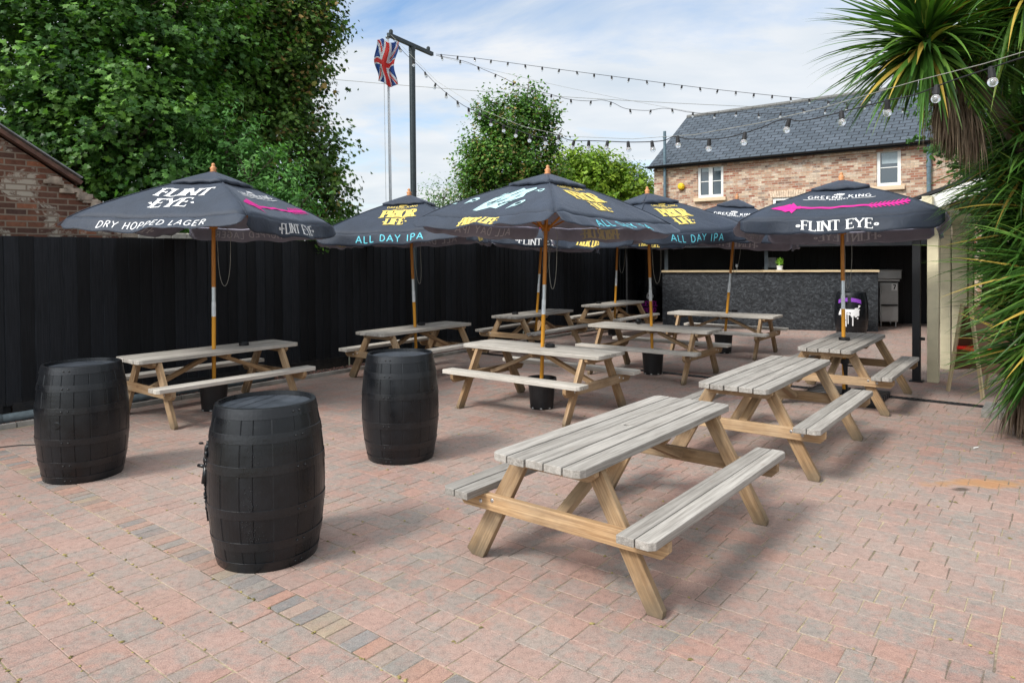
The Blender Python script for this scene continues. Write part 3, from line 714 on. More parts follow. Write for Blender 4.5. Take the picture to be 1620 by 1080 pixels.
# things on and behind the bar
pp = thing('herb_pot', 'small green herb in a white pot standing on the bar counter', 'potted plant', barpt(bl * .565, .06, 1.452))
mb = MB(); mb.lathe([(.055, 0), (.075, .11), (.08, .115), (.07, .115), (.065, .10), (0, .10)], 20); mb.build('pot', WHITE, pp, smooth=False)
mb = MB(); mb.lathe([(.085, 0), (.095, .012), (.085, .014), (0, .013)], 20); mb.build('saucer', WHITE, pp)
LEAFG = None
mb = MB(); random.seed(3)
for k in range(170):
    d = Vector((random.gauss(0, 1), random.gauss(0, 1), random.gauss(0.3, .8))).normalized(); c = Vector((0, 0, .20)) + Vector((d.x * .1, d.y * .1, d.z * .09)) * random.random() ** .4
    a_ = d.cross(Vector((0, 0, 1)) + Vector((.1, 0, 0))).normalized() * .018; b_ = (d * .5 + Vector((0, 0, random.uniform(-.5, .5)))).normalized() * .028
    mb.add([c, c + a_ + b_ * .5, c + b_ * 1.2, c - a_ + b_ * .5], [(0, 1, 2, 3)], col=(random.random(),) * 3)
HERB = plain('herb_leaf', (0.25, 0.5, 0.05), 0.5, var=.4, scale=40)
mb.build('foliage', HERB, pp)
mb = MB(); mb.lathe([(.032, 0), (.03, .004), (.006, .008), (.005, .06), (.03, .08), (.038, .11), (.034, .15), (.033, .15), (.036, .11), (.028, .083), (0, .075)], 16)
o = mb.build('stemmed_glass', BULB, smooth=True); o.location = barpt(bl * .365, .25, 1.449); tag(o, 'clear stemmed glass left alone on the bar counter', 'glass')
mb = MB(); mb.box((0, 0, .13), (.26, .2, .26)); 
o = mb.build('grey_box', plain('grey_card', (0.26, 0.28, 0.29), .7), bevel=.006); o.location = barpt(bl * .535, .9, 1.5); o.rotation_euler = (0, 0, byaw); tag(o, 'pale grey box on a stand behind the counter left of the herb pot', 'box')
st = thing('box_stand', 'black stand behind the bar carrying a pale grey box', 'stand', barpt(bl * .535, .9, 0), byaw)
mb = MB(); mb.box((0, 0, 1.485), (.4, .35, .03)); mb.build('top', BLACKP, st)
for sx in (-1, 1):
    for sy in (-1, 1): mb = MB(); mb.box((sx * .17, sy * .14, .735), (.04, .04, 1.47)); mb.build('leg', BLACKP, st)
# stainless unit with the number 7
un = thing('steel_unit', 'stainless steel kitchen unit numbered 7 at the right end of the bar', 'kitchen unit', at(1407, 513, 17.5).xy.to_3d(), radians(-12))
mb = MB(); mb.box((0, .3, .62), (.42, .55, .98)); mb.build('cabinet', INOX, un, bevel=.006)
mb = MB(); mb.box((-.02, .27, 1.31), (.56, .66, .20)); mb.box((-.02, .26, 1.42), (.58, .68, .02)); mb.box((-.02, .28, 1.17), (.5, .6, .05)); mb.build('hood', INOX, un, bevel=.006)
mb = MB(); mb.box((0, .012, .84), (.36, .012, .50)); mb.box((0, .012, .33), (.36, .012, .36)); mb.build('door', INOX, un, bevel=.004)
mb = MB(); mb.box((0, .004, .545), (.38, .02, .035)); mb.build('handle', RUBBER, un)
for sx in (-1, 1):
    for y in (.08, .5): mb = MB(); mb.tube([(sx * .17, y, 0), (sx * .17, y, .14)], .02, 8); mb.build('foot', STEEL, un)
mb = MB(); mb.box((.115, .003, 1.0), (.13, .004, .17)); nb = mb.build('number_plate', WHITE, un)

# ------------------------------------------------------------------ veranda at the right
vr = thing('veranda', 'cream timber veranda posts carrying a lean to roof at the right of the yard', 'veranda', yard(-1.55, 11.57, 0), YAW)
# local: x along E1, y along E2
def vloc(u, v): 
    p = on_ground(u, v) - yard(-1.55, 11.57, 0); return Vector((p.dot(E1), p.dot(E2), 0))
for (u, v, w) in ((1474, 604, .14), (1494, 583, .14)):
    p = vloc(u, v); mb = MB(); mb.box((p.x + .02, p.y, 1.24), (w, w, 2.48)); mb.build('post', CREAM, vr, bevel=.006)
p = vloc(1474, 604)
px0 = p.x
for dy_, w in ((2.45, .22), (3.05, .24)):
    mb = MB(); mb.box((px0 + .02 + dy_ * 0.03, p.y + dy_, 1.24), (w, w, 2.48)); mb.build('post', CREAM, vr, bevel=.006)
mb = MB(); mb.box((px0 + .02, p.y + 3.0, 2.55), (.12, 7.2, .14)); mb.build('wall_plate', CREAM, vr)
# sloping roof rising along +x
def slope(x): return 2.62 + (x - px0) * 0.36
X0, X1, Y0, Y1 = px0 - .55, px0 + 3.6, p.y - .45, p.y + 7
mb = MB()
A = [(X0, Y0, slope(X0) + .06), (X1, Y0, slope(X1) + .06), (X1, Y1, slope(X1) + .06), (X0, Y1, slope(X0) + .06)]
mb.add(A + [(q[0], q[1], q[2] - .045) for q in A], [(0, 1, 2, 3), (7, 6, 5, 4), (0, 4, 5, 1), (3, 7, 4, 0) , (2, 6, 7, 3), (1, 5, 6, 2)]); mb.build('roof', BLACKP, vr)
mb = MB(); mb.beam((X0 + .02, Y0 + .03, slope(X0) - .085), (X1, Y0 + .03, slope(X1) - .085), .035, .19, up=(0, 1, 0)) if False else None
v0, v1 = Vector((X0 + .02, Y0 + .03, slope(X0) - .095)), Vector((X1, Y0 + .03, slope(X1) - .095)); dd = (v1 - v0).normalized()
mb.box((v0 + v1) / 2, ((v1 - v0).length, .03, .19), (dd, Vector((0, 1, 0)), dd.cross(Vector((0, 1, 0)))))
mb.build('bargeboard', WHITE, vr, bevel=.004)
RAFT = plain('dark_rafter', (0.12, 0.075, 0.045), .7)
for k in range(9):
    y = Y0 + .45 + k * .6; mb = MB(); v0 = Vector((X0 + .1, y, slope(X0 + .1) - .045)); v1 = Vector((X1, y, slope(X1) - .045)); dd = (v1 - v0).normalized()
    mb.box((v0 + v1) / 2, ((v1 - v0).length, .045, .12), (dd, Vector((0, 1, 0)), dd.cross(Vector((0, 1, 0))))); mb.build('rafter', RAFT, vr)
mb = MB()
for k in range(20): mb.box((px0 + 1.0, p.y + .5 + k * .36 + .18, 1.2), (.03, .345, 2.4))
mb.build('back_wall', plain('dark_back_wall', (0.035, 0.03, 0.028), .7), vr)
bp = thing('gate_post', 'black square post standing beside the front cream veranda post', 'post', on_ground(1450, 603), YAW)
mb = MB(); mb.box((0, 0, 1.1), (.1, .1, 2.2)); mb.build('shaft', BLACKP, bp, bevel=.004)
mb = MB(); mb.box((0, 0, .008), (.17, .17, .016)); mb.build('base_plate', BLACKP, bp)
mb = MB(); mb.box((.07, -.03, .62), (.08, .03, .04)); mb.build('latch', RUBBER, bp)

# A-board
ab_ = thing('a_board', 'wooden framed chalkboard sign with a red tray leaning behind the spiky leaves', 'sign board', (6.17, 9.15, 0), radians(-78))
for s in (-1, 1):
    tx = .06 * s
    fr_ = []
    for y in (-.30, .30):
        mb = MB(); mb.beam((s * .27, y, 0), (tx, y * .93, 1.18), .045, .03, up=(0, 1, 0)); mb.build('leg', W_PINE, ab_, bevel=.003)
    mb = MB(); a0 = Vector((s * .20, 0, .30)); a1 = Vector((tx * 1.1, 0, 1.14)); dd = (a1 - a0).normalized()
    mb.box((a0 + a1) / 2, ((a1 - a0).length, .54, .012), (dd, Vector((0, 1, 0)), dd.cross(Vector((0, 1, 0))))); mb.build('board', plain('brown_board', (0.12, 0.055, 0.025), .6), ab_)
mb = MB(); mb.box((0, 0, .60), (.32, .58, .04)); mb.build('red_tray', RED, ab_, bevel=.01)

# ------------------------------------------------------------------ tall post, flagpole, street lamp, wires
tp = thing('lighting_post', 'tall dark metal post by the fence with a crossarm holding the festoon lights', 'post', (-1.80, 12.9, 0))
mb = MB(); mb.tube([(0, 0, 0), (0, 0, 5.66)], .056, 12); mb.lathe([(.062, 5.62), (.062, 5.70), (0, 5.71)], 12); mb.build('shaft', POSTP, tp)
armL, armR = at(614, 55, 12.25), at(684, 86, 13.45); tl = Vector(tp.location)
mb = MB(); mb.beam(armL - tl, armR - tl, .06, .07); mb.build('crossarm', POSTP, tp, bevel=.004)
for t in (.06, .9):
    c = armL.lerp(armR, t) - tl; mb = MB(); mb.lathe([(.0, .03), (.035, .04), (.035, .09), (.02, .11), (0, .11)], 10, c + Vector((0, 0, 0))); mb.build('hook', POSTP, tp)
fpz = thing('flagpole', 'slim white flagpole rising behind the fence', 'flagpole', at(620, 400, 17).xy.to_3d())
tfp = at(613.5, 62, 17) - Vector(fpz.location)
mb = MB(); mb.tube([(0, 0, 0), tfp * .5, tfp], [.045, .036, .028], 12); mb.build('pole', plain('white_pole', (0.6, 0.62, 0.64), .4, var=.1), fpz, smooth=True)
mb = MB(); mb.ball(tfp + Vector((0, 0, .04)), .06, 12, 8, sc=(1, 1, .7)); mb.build('finial', SILVER, fpz, smooth=True)
mb = MB(); mb.tube([Vector((-.11, -.03, .9)), tfp + Vector((-.10, -.03, -.1))], .006, 5); mb.build('halyard', WHITE, fpz)
# flag: long side hangs downwards in folds
def flag_col(s, t):      # s 0..1 along the fly, t 0..1 hoist height ; 2:1
    x, y = (s - .5) * 2, (t - .5)
    if abs(x) < .1 or abs(y) < .1: return 2
    if abs(x) < .167 or abs(y) < .167: return 1
    L = sqrt(1.25) ; d1 = (x * .5 - y) / (L * .894 * 1.0); d2 = (x * .5 + y) / (L * .894)
    up_ = 1 if x < 0 else -1
    if abs(d1) < .1: return 2 if 0 < d1 * up_ * -1 < .067 else 1
    if abs(d2) < .1: return 2 if 0 < d2 * up_ < .067 else 1
    return 0
NS, NT = 96, 64; mb = MB(); vs = []
top, bot = at(613, 66, 16.9), at(612, 134, 16.9)
H_ = top.z - bot.z
for i in range(NS + 1):
    for j in range(NT + 1):
        s, t = i / NS, j / NT
        fold = .05 * sin(t * 9 + s * 2.5) + .03 * sin(t * 17 + s * 5)
        wdt = .50 + .06 * sin(s * 6)
        x = (t - .5) * wdt + .05 * sin(s * 7 + 1) - .03; z = -s * H_ * (1.0 - .05 * cos(t * 5)) - .05 * (t - .5) + .06 * sin(t * 8) * (1 - s) 
        vs.append(top + Vector((x, fold * 1.2 - .05, z)))
fs = []; mi = []
for i in range(NS):
    for j in range(NT):
        fs.append((i * (NT + 1) + j, (i + 1) * (NT + 1) + j, (i + 1) * (NT + 1) + j + 1, i * (NT + 1) + j + 1)); mi.append(flag_col((i + .5) / NS, (j + .5) / NT))
loc = top.copy(); mb.add([v - loc for v in vs], fs); mb.m = mi
fl_ = mb.build('union_flag', [plain('flag_blue', (0.015, 0.06, 0.25), .7, var=.1), plain('flag_white', (0.66, 0.68, 0.70), .7, var=.05), plain('flag_red', (0.6, 0.035, 0.03), .7, var=.1)], smooth=True)
fl_.location = loc; sm = fl_.modifiers.new('thickness', 'SOLIDIFY'); sm.thickness = .003
tag(fl_, 'red white and blue union flag hanging limp from the flagpole', 'flag')
sp_ = at(567, 400, 60).xy.to_3d(); ld = thing('street_lamp', 'distant double headed street lamp seen over the fence', 'street lamp', sp_)
ztop = at(567, 326, 60).z
mb = MB(); mb.tube([(0, 0, 0), (0, 0, ztop)], .07, 8); mb.build('pole', POSTP, ld)
for s in (-1, 1): mb = MB(); mb.box((s * .25, 0, ztop), (.45, .16, .07)); mb.build('lamp_head', POSTP, ld, bevel=.02)
def wire(name, pts, r, label, cat='wire', mat=RUBBER):
    mb = MB(); mb.tube(pts, r, 5); return tag(mb.build(name, mat), label, cat)
def sag(p0, p1, d, n=24): return [p0.lerp(p1, i / n) - Vector((0, 0, d * 4 * (i / n) * (1 - i / n))) for i in range(n + 1)]
wire('overhead_cable', sag(at(380, 112, 26), at(1480, 178, 26), .25), .009, 'thin utility cable crossing the sky behind the tall post', 'cable', CORD)
# ------------------------------------------------------------------ lettering: strokes on a unit-high skeleton
def arc(cx, cy, rx, ry, a0, a1, n=10): return [(cx + rx * cos(radians(a0 + (a1 - a0) * i / n)), cy + ry * sin(radians(a0 + (a1 - a0) * i / n))) for i in range(n + 1)]
G = {
 'A': (.72, [[(0, 0), (.36, 1)], [(.36, 1), (.72, 0)], [(.14, .34), (.58, .34)]]),
 'B': (.58, [[(.08, 0), (.08, 1)], [(.08, 1)] + arc(.30, .76, .22, .24, 90, -90) + [(.08, .52)], [(.08, .52)] + arc(.34, .26, .24, .26, 90, -90) + [(.08, 0)]]),
 'D': (.66, [[(.08, 0), (.08, 1)], [(.08, 1)] + arc(.22, .5, .40, .5, 90, -90, 14) + [(.08, 0)]]),
 'E': (.54, [[(.08, 0), (.08, 1)], [(.08, 1), (.52, 1)], [(.08, .52), (.42, .52)], [(.08, 0), (.54, 0)]]),
 'F': (.52, [[(.08, 0), (.08, 1)], [(.08, 1), (.52, 1)], [(.08, .52), (.42, .52)]]),
 'G': (.68, [arc(.36, .5, .32, .5, 50, 330, 16) + [(.64, .42)], [(.42, .42), (.66, .42)]]),
 'H': (.66, [[(.08, 0), (.08, 1)], [(.58, 0), (.58, 1)], [(.08, .5), (.58, .5)]]),
 'I': (.22, [[(.11, 0), (.11, 1)]]),
 'K': (.64, [[(.08, 0), (.08, 1)], [(.08, .42), (.56, 1)], [(.24, .58), (.6, 0)]]),
 'L': (.50, [[(.08, 0), (.08, 1)], [(.08, 0), (.50, 0)]]),
 'N': (.70, [[(.08, 0), (.08, 1)], [(.08, 1), (.62, 0)], [(.62, 0), (.62, 1)]]),
 'O': (.70, [arc(.35, .5, .31, .5, 0, 360, 20)]),
 'P': (.58, [[(.08, 0), (.08, 1)], [(.08, 1)] + arc(.28, .73, .26, .27, 90, -90) + [(.08, .46)]]),
 'R': (.62, [[(.08, 0), (.08, 1)], [(.08, 1)] + arc(.28, .75, .25, .25, 90, -90) + [(.08, .5)], [(.28, .5), (.58, 0)]]),
 'T': (.58, [[(.29, 0), (.29, 1)], [(0, 1), (.58, 1)]]),
 'V': (.68, [[(0, 1), (.34, 0)], [(.34, 0), (.68, 1)]]),
 'W': (.92, [[(0, 1), (.22, 0)], [(.22, 0), (.46, .9)], [(.46, .9), (.70, 0)], [(.70, 0), (.92, 1)]]),
 'Y': (.64, [[(0, 1), (.32, .48)], [(.32, .48), (.64, 1)], [(.32, .48), (.32, 0)]]),
 '7': (.5, [[(0, 1), (.5, 1)], [(.5, 1), (.18, 0)]]),
 '.': (.2, [[(.06, .42), (.10, .54), (.14, .42), (.10, .40)]]),
 'o': (.34, [arc(.17, .42, .11, .11, 0, 360, 10)]),
 ' ': (.32, []),
}
def text_width(s, hgt, sp=.12, wx=1.0): return sum((G[c][0] * wx + sp) * hgt for c in s) - sp * hgt
def letter_quads(s, hgt, thick, thin, serif, sp=.12, wx=1.0, slant=0.0):
    """list of quads (4 2-D points) centred on x, baseline y=0"""
    out = []; x = -text_width(s, hgt, sp, wx) / 2
    for ch in s:
        w, strokes = G[ch]
        for pl in strokes:
            closed = len(pl) > 5 and abs(pl[0][0] - pl[-1][0]) + abs(pl[0][1] - pl[-1][1]) < 1e-4
            P = [Vector((x + p[0] * wx * hgt, p[1] * hgt)) for p in pl]
            nm = []
            for i in range(len(P)):
                a = P[i - 1] if i else (P[-2] if closed else None); b = P[i + 1] if i < len(P) - 1 else (P[1] if closed else None)
                d = ((P[i] - a).normalized() if a is not None else Vector((0, 0))) + ((b - P[i]).normalized() if b is not None else Vector((0, 0)))
                d = d.normalized() if d.length > 1e-6 else Vector((1, 0))
                # left-rising diagonals thin in a serif face
                v = abs(d.y)
                th = thin + (thick - thin) * v ** 1.5
                if serif and len(pl) == 2 and ch in 'AVWYN' and d.x * d.y > 0: th = thin * 1.3 + (thick - thin) * .15
                nm.append((Vector((-d.y, d.x)), th * hgt / 2))
            for i in range(len(P) - 1):
                a, b = P[i], P[i + 1]; (na, ta), (nb, tb) = nm[i], nm[i + 1]
                if len(pl) == 2:
                    ex = (b - a).normalized() * (thin * hgt * .5) if abs((b - a).normalized().y) < .5 else Vector((0, 0))
                    a = a - ex * 0; b = b + ex * 0
                out.append([a - na * ta, b - nb * tb, b + nb * tb, a + na * ta])
            if serif and len(pl) == 2:
                for e, o_ in ((P[0], P[1]), (P[1], P[0])):
                    d = (o_ - e).normalized(); yy = (e.y) / hgt
                    if abs(d.y) > .6 and (yy < .02 or yy > .98):
                        sw = thick * hgt * .5 + .085 * hgt; sgn = 1 if yy < .5 else -1
                        out.append([Vector((e.x - sw, e.y)), Vector((e.x + sw, e.y)), Vector((e.x + sw * .8, e.y + sgn * thin * hgt)), Vector((e.x - sw * .8, e.y + sgn * thin * hgt))])
                    elif abs(d.y) < .3 and ch in 'EFLTZ' and ((ch == 'T') or e.x > o_.x):
                        k = .15 * hgt; up_ = -1 if yy > .8 else 1
                        if .2 < yy < .8: out.append([Vector((e.x - thin * hgt, e.y - k * .7)), Vector((e.x, e.y - k * .7)), Vector((e.x, e.y + k * .7)), Vector((e.x - thin * hgt, e.y + k * .7))])
                        else:
                            sx = 1 if e.x > o_.x else -1
                            out.append([Vector((e.x - sx * thin * hgt, e.y)), Vector((e.x, e.y)), Vector((e.x, e.y + up_ * k * 1.3)), Vector((e.x - sx * thin * hgt * .5, e.y + up_ * k * 1.3))])
        x += (w * wx + sp) * hgt
    return [[Vector((p.x + slant * p.y, p.y)) for p in q] for q in out]
def poly_tris(poly):      # fan around centroid
    c = sum(poly, Vector((0, 0))) / len(poly)
    return [[c, poly[i], poly[(i + 1) % len(poly)]] for i in range(len(poly))]
def shift(qs, dx, dy, rot=0.0): 
    c_, s_ = cos(rot), sin(rot)
    return [[Vector((p.x * c_ - p.y * s_ + dx, p.x * s_ + p.y * c_ + dy)) for p in q] for q in qs]
def rect(x0, y0, x1, y1): return [[Vector((x0, y0)), Vector((x1, y0)), Vector((x1, y1)), Vector((x0, y1))]]
def crown_logo(w, h):
    p = [(-.5, 0), (.5, 0), (.56, .5), (.30, .32), (.22, .8), (.08, .36), (0, 1), (-.08, .36), (-.22, .8), (-.30, .32), (-.56, .5)]
    return poly_tris([Vector((x * w, y * h)) for x, y in p])
def arrow_logo(w, h, seed=1):
    """magenta arrow pointing left with a ragged flint head and feathered tail"""
    r = random.Random(seed); q = []
    q += rect(-w * .36, -h * .07, w * .5, h * .07)
    head = [(-.5, -.02), (-.44, .16), (-.40, .22), (-.36, .36), (-.34, .30), (-.335, .5), (-.30, .12), (-.27, .14), (-.27, -.12), (-.30, -.14), (-.33, -.5), (-.35, -.30), (-.38, -.36), (-.41, -.2), (-.45, -.14)]
    q += poly_tris([Vector((x * w, y * h)) for x, y in head])
    for k in range(9):
        x = w * (.22 + k * .03)
        q += [[Vector((x, h * .07)), Vector((x + w * .012, h * .07)), Vector((x + w * .034, h * .22)), Vector((x + w * .02, h * .22))]]
        q += [[Vector((x, -h * .07)), Vector((x + w * .02, -h * .22)), Vector((x + w * .034, -h * .22)), Vector((x + w * .012, -h * .07))]]
    return q
def hand_blob(kind=0):
    """a loose hand-drawn light blue motif made of overlapping shapes"""
    q = []
    main = [(-.30, -.20), (-.20, -.22), (-.05, -.17), (.07, -.19), (.16, -.05), (.24, .02), (.20, .10), (.28, .17), (.23, .22), (.08, .20), (0, .24), (-.06, .17), (-.17, .12), (-.22, .02), (-.26, -.08)]
    q += poly_tris([Vector(p) for p in main])
    for cx, cy, s, w in ((-.52, -.02, .07, .5), (.40, .12, .06, -.3), (.33, -.12, .085, .3), (-.75, -.10, .03, .2)):
        p = [(1, 0), (.7, .45), (0, .6), (-.8, .4), (-1.5, -.5), (-.7, -.25), (0, -.5), (.7, -.4)]
        q += poly_tris([Vector((cx + s * (a * cos(w) - b * sin(w)), cy + s * (a * sin(w) + b * cos(w)))) for a, b in p])
    return q
def blob_lines():
    r = random.Random(5); q = []
    for k in range(15):
        x0, y0 = r.uniform(-.2, .14), r.uniform(-.15, .12); an = r.uniform(.3, 1.3); l = r.uniform(.07, .16); d = Vector((cos(an), sin(an))); nrm = Vector((-d.y, d.x)) * .009
        a = Vector((x0, y0)); b = a + d * l; q.append([a - nrm, b - nrm * .4, b + nrm * .4, a + nrm])
    for cx, cy, s in ((.40, .12, .03), (.33, -.12, .045), (-.52, -.02, .035)):
        q += poly_tris([Vector((cx + s * cos(t * .9), cy + s * .5 * sin(t * .9))) for t in range(7)])
    return q
def dark_eye(): return []

# ------------------------------------------------------------------ parasols
SIDE = 2.15
random.seed(21)
def fan_text(mbd, quads, mapf, lift, mat=0, sub=.035):
    """lay 2-D quads on a curved surface; every quad gets its own tiny extra height so none overlap in one plane"""
    for i, q in enumerate(quads):
        L = max((q[1] - q[0]).length, (q[2] - q[-1]).length) if len(q) == 4 else 0
        e = lift + .0004 * (i % 5)
        if len(q) == 4 and L > sub * 1.5:
            n = max(1, int(L / sub)); vs = []
            for k in range(n + 1):
                t = k / n; vs.append(mapf(q[0].lerp(q[1], t), e)); vs.append(mapf(q[3].lerp(q[2], t), e))
            mbd.add(vs, [(2 * k, 2 * k + 2, 2 * k + 3, 2 * k + 1) for k in range(n)], mat)
        else: mbd.add([mapf(p, e) for p in q], [tuple(range(len(q)))], mat)

def parasol(idx, kind, x, y, rot, tx, ty, zc, zp, label, wind=0.5, first=0, cord=True, lift=(.1, .1, .1, .1), pole_split=(1.14, 1.32, 1.50)):
    """kind 'arrow' or 'yellow'; first = which panel type faces side 0"""
    R = random.Random(idx * 7 + 3)
    t = thing('parasol', label, 'parasol', (x, y, 0), 0, 'charcoal parasols standing through the picnic tables')
    t.rotation_euler = Vector((0, 0, 1)).rotation_difference(Vector((tx, ty, 1))).to_euler()
    # keep heading independent of tilt: parts carry the heading
    Rz = Matrix.Rotation(rot, 4, 'Z')
    hs_ = SIDE / 2; dz = zp - zc
    ph = [R.uniform(0, 6) for _ in range(12)]
    def prof(tt):   # 0 at peak, 1 at eave : slightly bulged
        return zp - dz * (0.92 * tt ** 1.12 + .08 * tt ** 5)
    def panel(k, s, tt):
        a = k * pi / 2; n = Vector((cos(a), sin(a), 0)); tg = Vector((-sin(a), cos(a), 0))
        z = prof(tt) - .055 * (1 - s * s) * tt * (1 - .25 * tt) + .006 * sin(9 * s + ph[k]) * tt + .004 * sin(23 * s + 11 * tt + ph[k + 4]) * tt
        if abs(s) > .9: z -= .02 * tt ** 8 * (abs(s) - .9) / .1
        return n * (tt * hs_) + tg * (tt * hs_ * s) + Vector((0, 0, z))
    VH = .18
    bend = [R.uniform(-.3, .6) * wind for _ in range(4)]
    def val(k, s, d):   # d 0..1 down the valance
        a = k * pi / 2; n = Vector((cos(a), sin(a), 0))
        p = panel(k, s, 1.0)
        edge = max(0, (abs(s) - .88) / .12)
        h = VH * (1 - .45 * edge ** 2)
        w = .012 * sin(7 * s + ph[k + 2]) + .007 * sin(17 * s + ph[k + 6])
        out = (.10 * wind * sin(2.2 * s + ph[k + 1]) + bend[k] * .10) * d * d + w * d + .04 * d * edge
        A_l = lift[k] + .15 * sin(3.1 * s + ph[k + 3])
        w *= 1.2; cs, sn = cos(A_l), sin(A_l)
        return p + n * (out * .4 + .010 + h * d * sn + w * d * cs) + Vector((0, 0, -h * d * cs + w * d * sn + .008 * sin(13 * s + ph[k]) * d))
    # canopy
    mb = MB(); NS_, NT_ = 16, 12
    for k in range(4):
        vs = [panel(k, -1 + 2 * i / NS_, max(.03, j / NT_)) for j in range(NT_ + 1) for i in range(NS_ + 1)]
        mb.add(vs, [(j * (NS_ + 1) + i, (j + 1) * (NS_ + 1) + i, (j + 1) * (NS_ + 1) + i + 1, j * (NS_ + 1) + i + 1) for j in range(NT_) for i in range(NS_)])
    def fin(o, par=t, solid=0.0, inner=False):
        if par is t: o.matrix_local = Rz
        if solid:
            m_ = o.modifiers.new('cloth', 'SOLIDIFY'); m_.thickness = solid; m_.offset = -1
            if inner: m_.material_offset = 1
        return o
    can = fin(mb.build('canopy', [FAB, FAB_IN], t, smooth=False), t, .003, True)
    for p in can.data.polygons: p.use_smooth = True
    # hip seams
    mb = MB()
    for k in range(4):
        mb.tube([panel(k, 1, .04 + .96 * i / 10) + Vector((0, 0, .004)) for i in range(11)], .006, 5)
    fin(mb.build('hip_seam', FAB, can, smooth=True), can)
    # vent cap
    mb = MB(); tv = .30
    for k in range(4):
        vs = []
        for j in range(6):
            for i in range(9):
                s, tt = -1 + i / 4, max(.01, tv * j / 5)
                p = panel(k, s, max(tt, .02)); p.z = zp + .045 - (zp - prof(tv) + .012) * (tt / tv) ** 1.15 + .008 * sin(9 * s + ph[k]) * (j / 5)
                if j == 5: p.z -= .0; p = p + Vector((p.x, p.y, 0)).normalized() * .012
                vs.append(p)
        vs += [vs[45 + i] + Vector((0, 0, -.035)) for i in range(9)]
        mb.add(vs, [(j * 9 + i, (j + 1) * 9 + i, (j + 1) * 9 + i + 1, j * 9 + i + 1) for j in range(6) for i in range(8)])
    fin(mb.build('vent_cap', [FAB, FAB_IN], can, smooth=True), can, .002, True)
    # valances
    for k in range(4):
        mb = MB(); n1, n2 = 40, 6
        vs = [val(k, -.995 + 1.99 * i / n1, j / n2) for j in range(n2 + 1) for i in range(n1 + 1)]
        mb.add(vs, [(j * (n1 + 1) + i, (j + 1) * (n1 + 1) + i, (j + 1) * (n1 + 1) + i + 1, j * (n1 + 1) + i + 1) for j in range(n2) for i in range(n1)])
        vo = fin(mb.build('valance', [FAB, FAB_IN], t, smooth=True), t, .003, True)
        typ = (k + first) % 2
        # text on the valance
        def mv(p, e, k=k, sgn=1):
            s = p.x / hs_; d = 1 - p.y / VH
            return val(k, s, d) + Vector((cos(k * pi / 2), sin(k * pi / 2), 0)) * (e * sgn)
        if kind == 'arrow':
            if typ == 0:
                q = letter_quads('oFLINT EYEo', .115, .21, .07, True, .10, 1.25); q = shift(q, 0, .045); ink, gh = INK_W, INK_G
            else: q = shift(letter_quads('DRY HOPPED LAGER', .085, .14, .12, False, .26, 1.2), 0, .05); ink, gh = INK_W, INK_G
        else:
            if typ == 0: q = shift(letter_quads('ALL DAY IPA', .098, .15, .14, False, .30, 1.2), 0, .05); ink, gh = INK_C, INK_G
            else: q = shift(letter_quads('.PRIOR LIFE.', .125, .24, .10, True, .06, .85, .12), 0, .04); ink, gh = INK_Y, INK_GY
        mb = MB(); fan_text(mb, q, mv, .004); mb.build('lettering', ink, vo)
        mb = MB(); fan_text(mb, q, lambda p, e, f=mv: f(p, -e - .0035, sgn=1) if False else f(p, e, sgn=-1), .0075); mb.build('show_through_lettering', gh, vo)
    # panel prints
    SLl = sqrt(hs_ ** 2 + dz ** 2)
    def mk(k):
        a = k * pi / 2
        def f(p, e):
            tt = 1 - p.y / SLl; s = p.x / (hs_ * tt); n = Vector((cos(a) * dz, sin(a) * dz, hs_)).normalized()
            return panel(k, max(-1, min(1, s)), tt) + n * e
        return f
    for k in range(4):
        typ = (k + first) % 2; f = mk(k)
        def pr(quads, ink, name, lift=.005): mbx = MB(); fan_text(mbx, quads, f, lift); mbx.build(name, ink, can)
        if kind == 'arrow' and typ == 0:
            q = crown_logo(.11, .075); q = shift(q, 0, .655)
            q += shift(letter_quads('GREENE KING', .085, .16, .11, False, .20, 1.0), 0, .545)
            q += rect(-.40, .505, -.14, .514) + rect(.14, .505, .40, .514) + shift(letter_quads('BREWERY', .034, .2, .18, False, .3, 1.0), 0, .492)
            pr(q, INK_W, 'brewery_print'); pr(shift(arrow_logo(1.5, .30, idx), 0, .27), INK_M, 'arrow_print')
        elif kind == 'arrow':
            pr(shift(letter_quads('FLINT', .20, .24, .08, True, .07, 1.2), 0, .49) + shift(letter_quads('.EYE.', .20, .24, .08, True, .07, 1.2), 0, .22), INK_W, 'large_lettering')
        elif typ == 0:
            q = shift(crown_logo(.12, .06), 0, .82)
            q += shift(letter_quads('GREENE KING', .058, .17, .12, False, .2, 1.0), 0, .745)
            q += shift(letter_quads('BREWERY', .026, .2, .18, False, .3, 1.1), 0, .705)
            q += shift(letter_quads('PRIOR', .24, .22, .08, True, .06, .68), 0, .42) + shift(letter_quads('.LIFE.', .18, .22, .08, True, .06, .78), 0, .20)
            pr(q, INK_Y, 'yellow_lettering')
        else:
            pr(shift([[Vector((a_.x, a_.y * 1.35)) for a_ in q_] for q_ in hand_blob()], 0, .42), INK_B, 'pale_blue_drawing'); pr(shift([[Vector((a_.x, a_.y * 1.35)) for a_ in q_] for q_ in blob_lines()], 0, .42), INK_D, 'drawing_lines', .009)
    # ribs under the cloth
    mb = MB()
    for k in range(4):
        for s in (1, 0):
            p0 = panel(k, s, .06) - Vector((0, 0, .03)); p1 = panel(k, s, .97) - Vector((0, 0, .022)); mb.beam(p0, p1, .018, .026)
            mb.beam(Vector((0, 0, zp - .62)) + (p1 - p0).normalized() * .03, panel(k, s, .48) - Vector((0, 0, .04)), .016, .02)
    fin(mb.build('ribs', W_POLE, t)); 
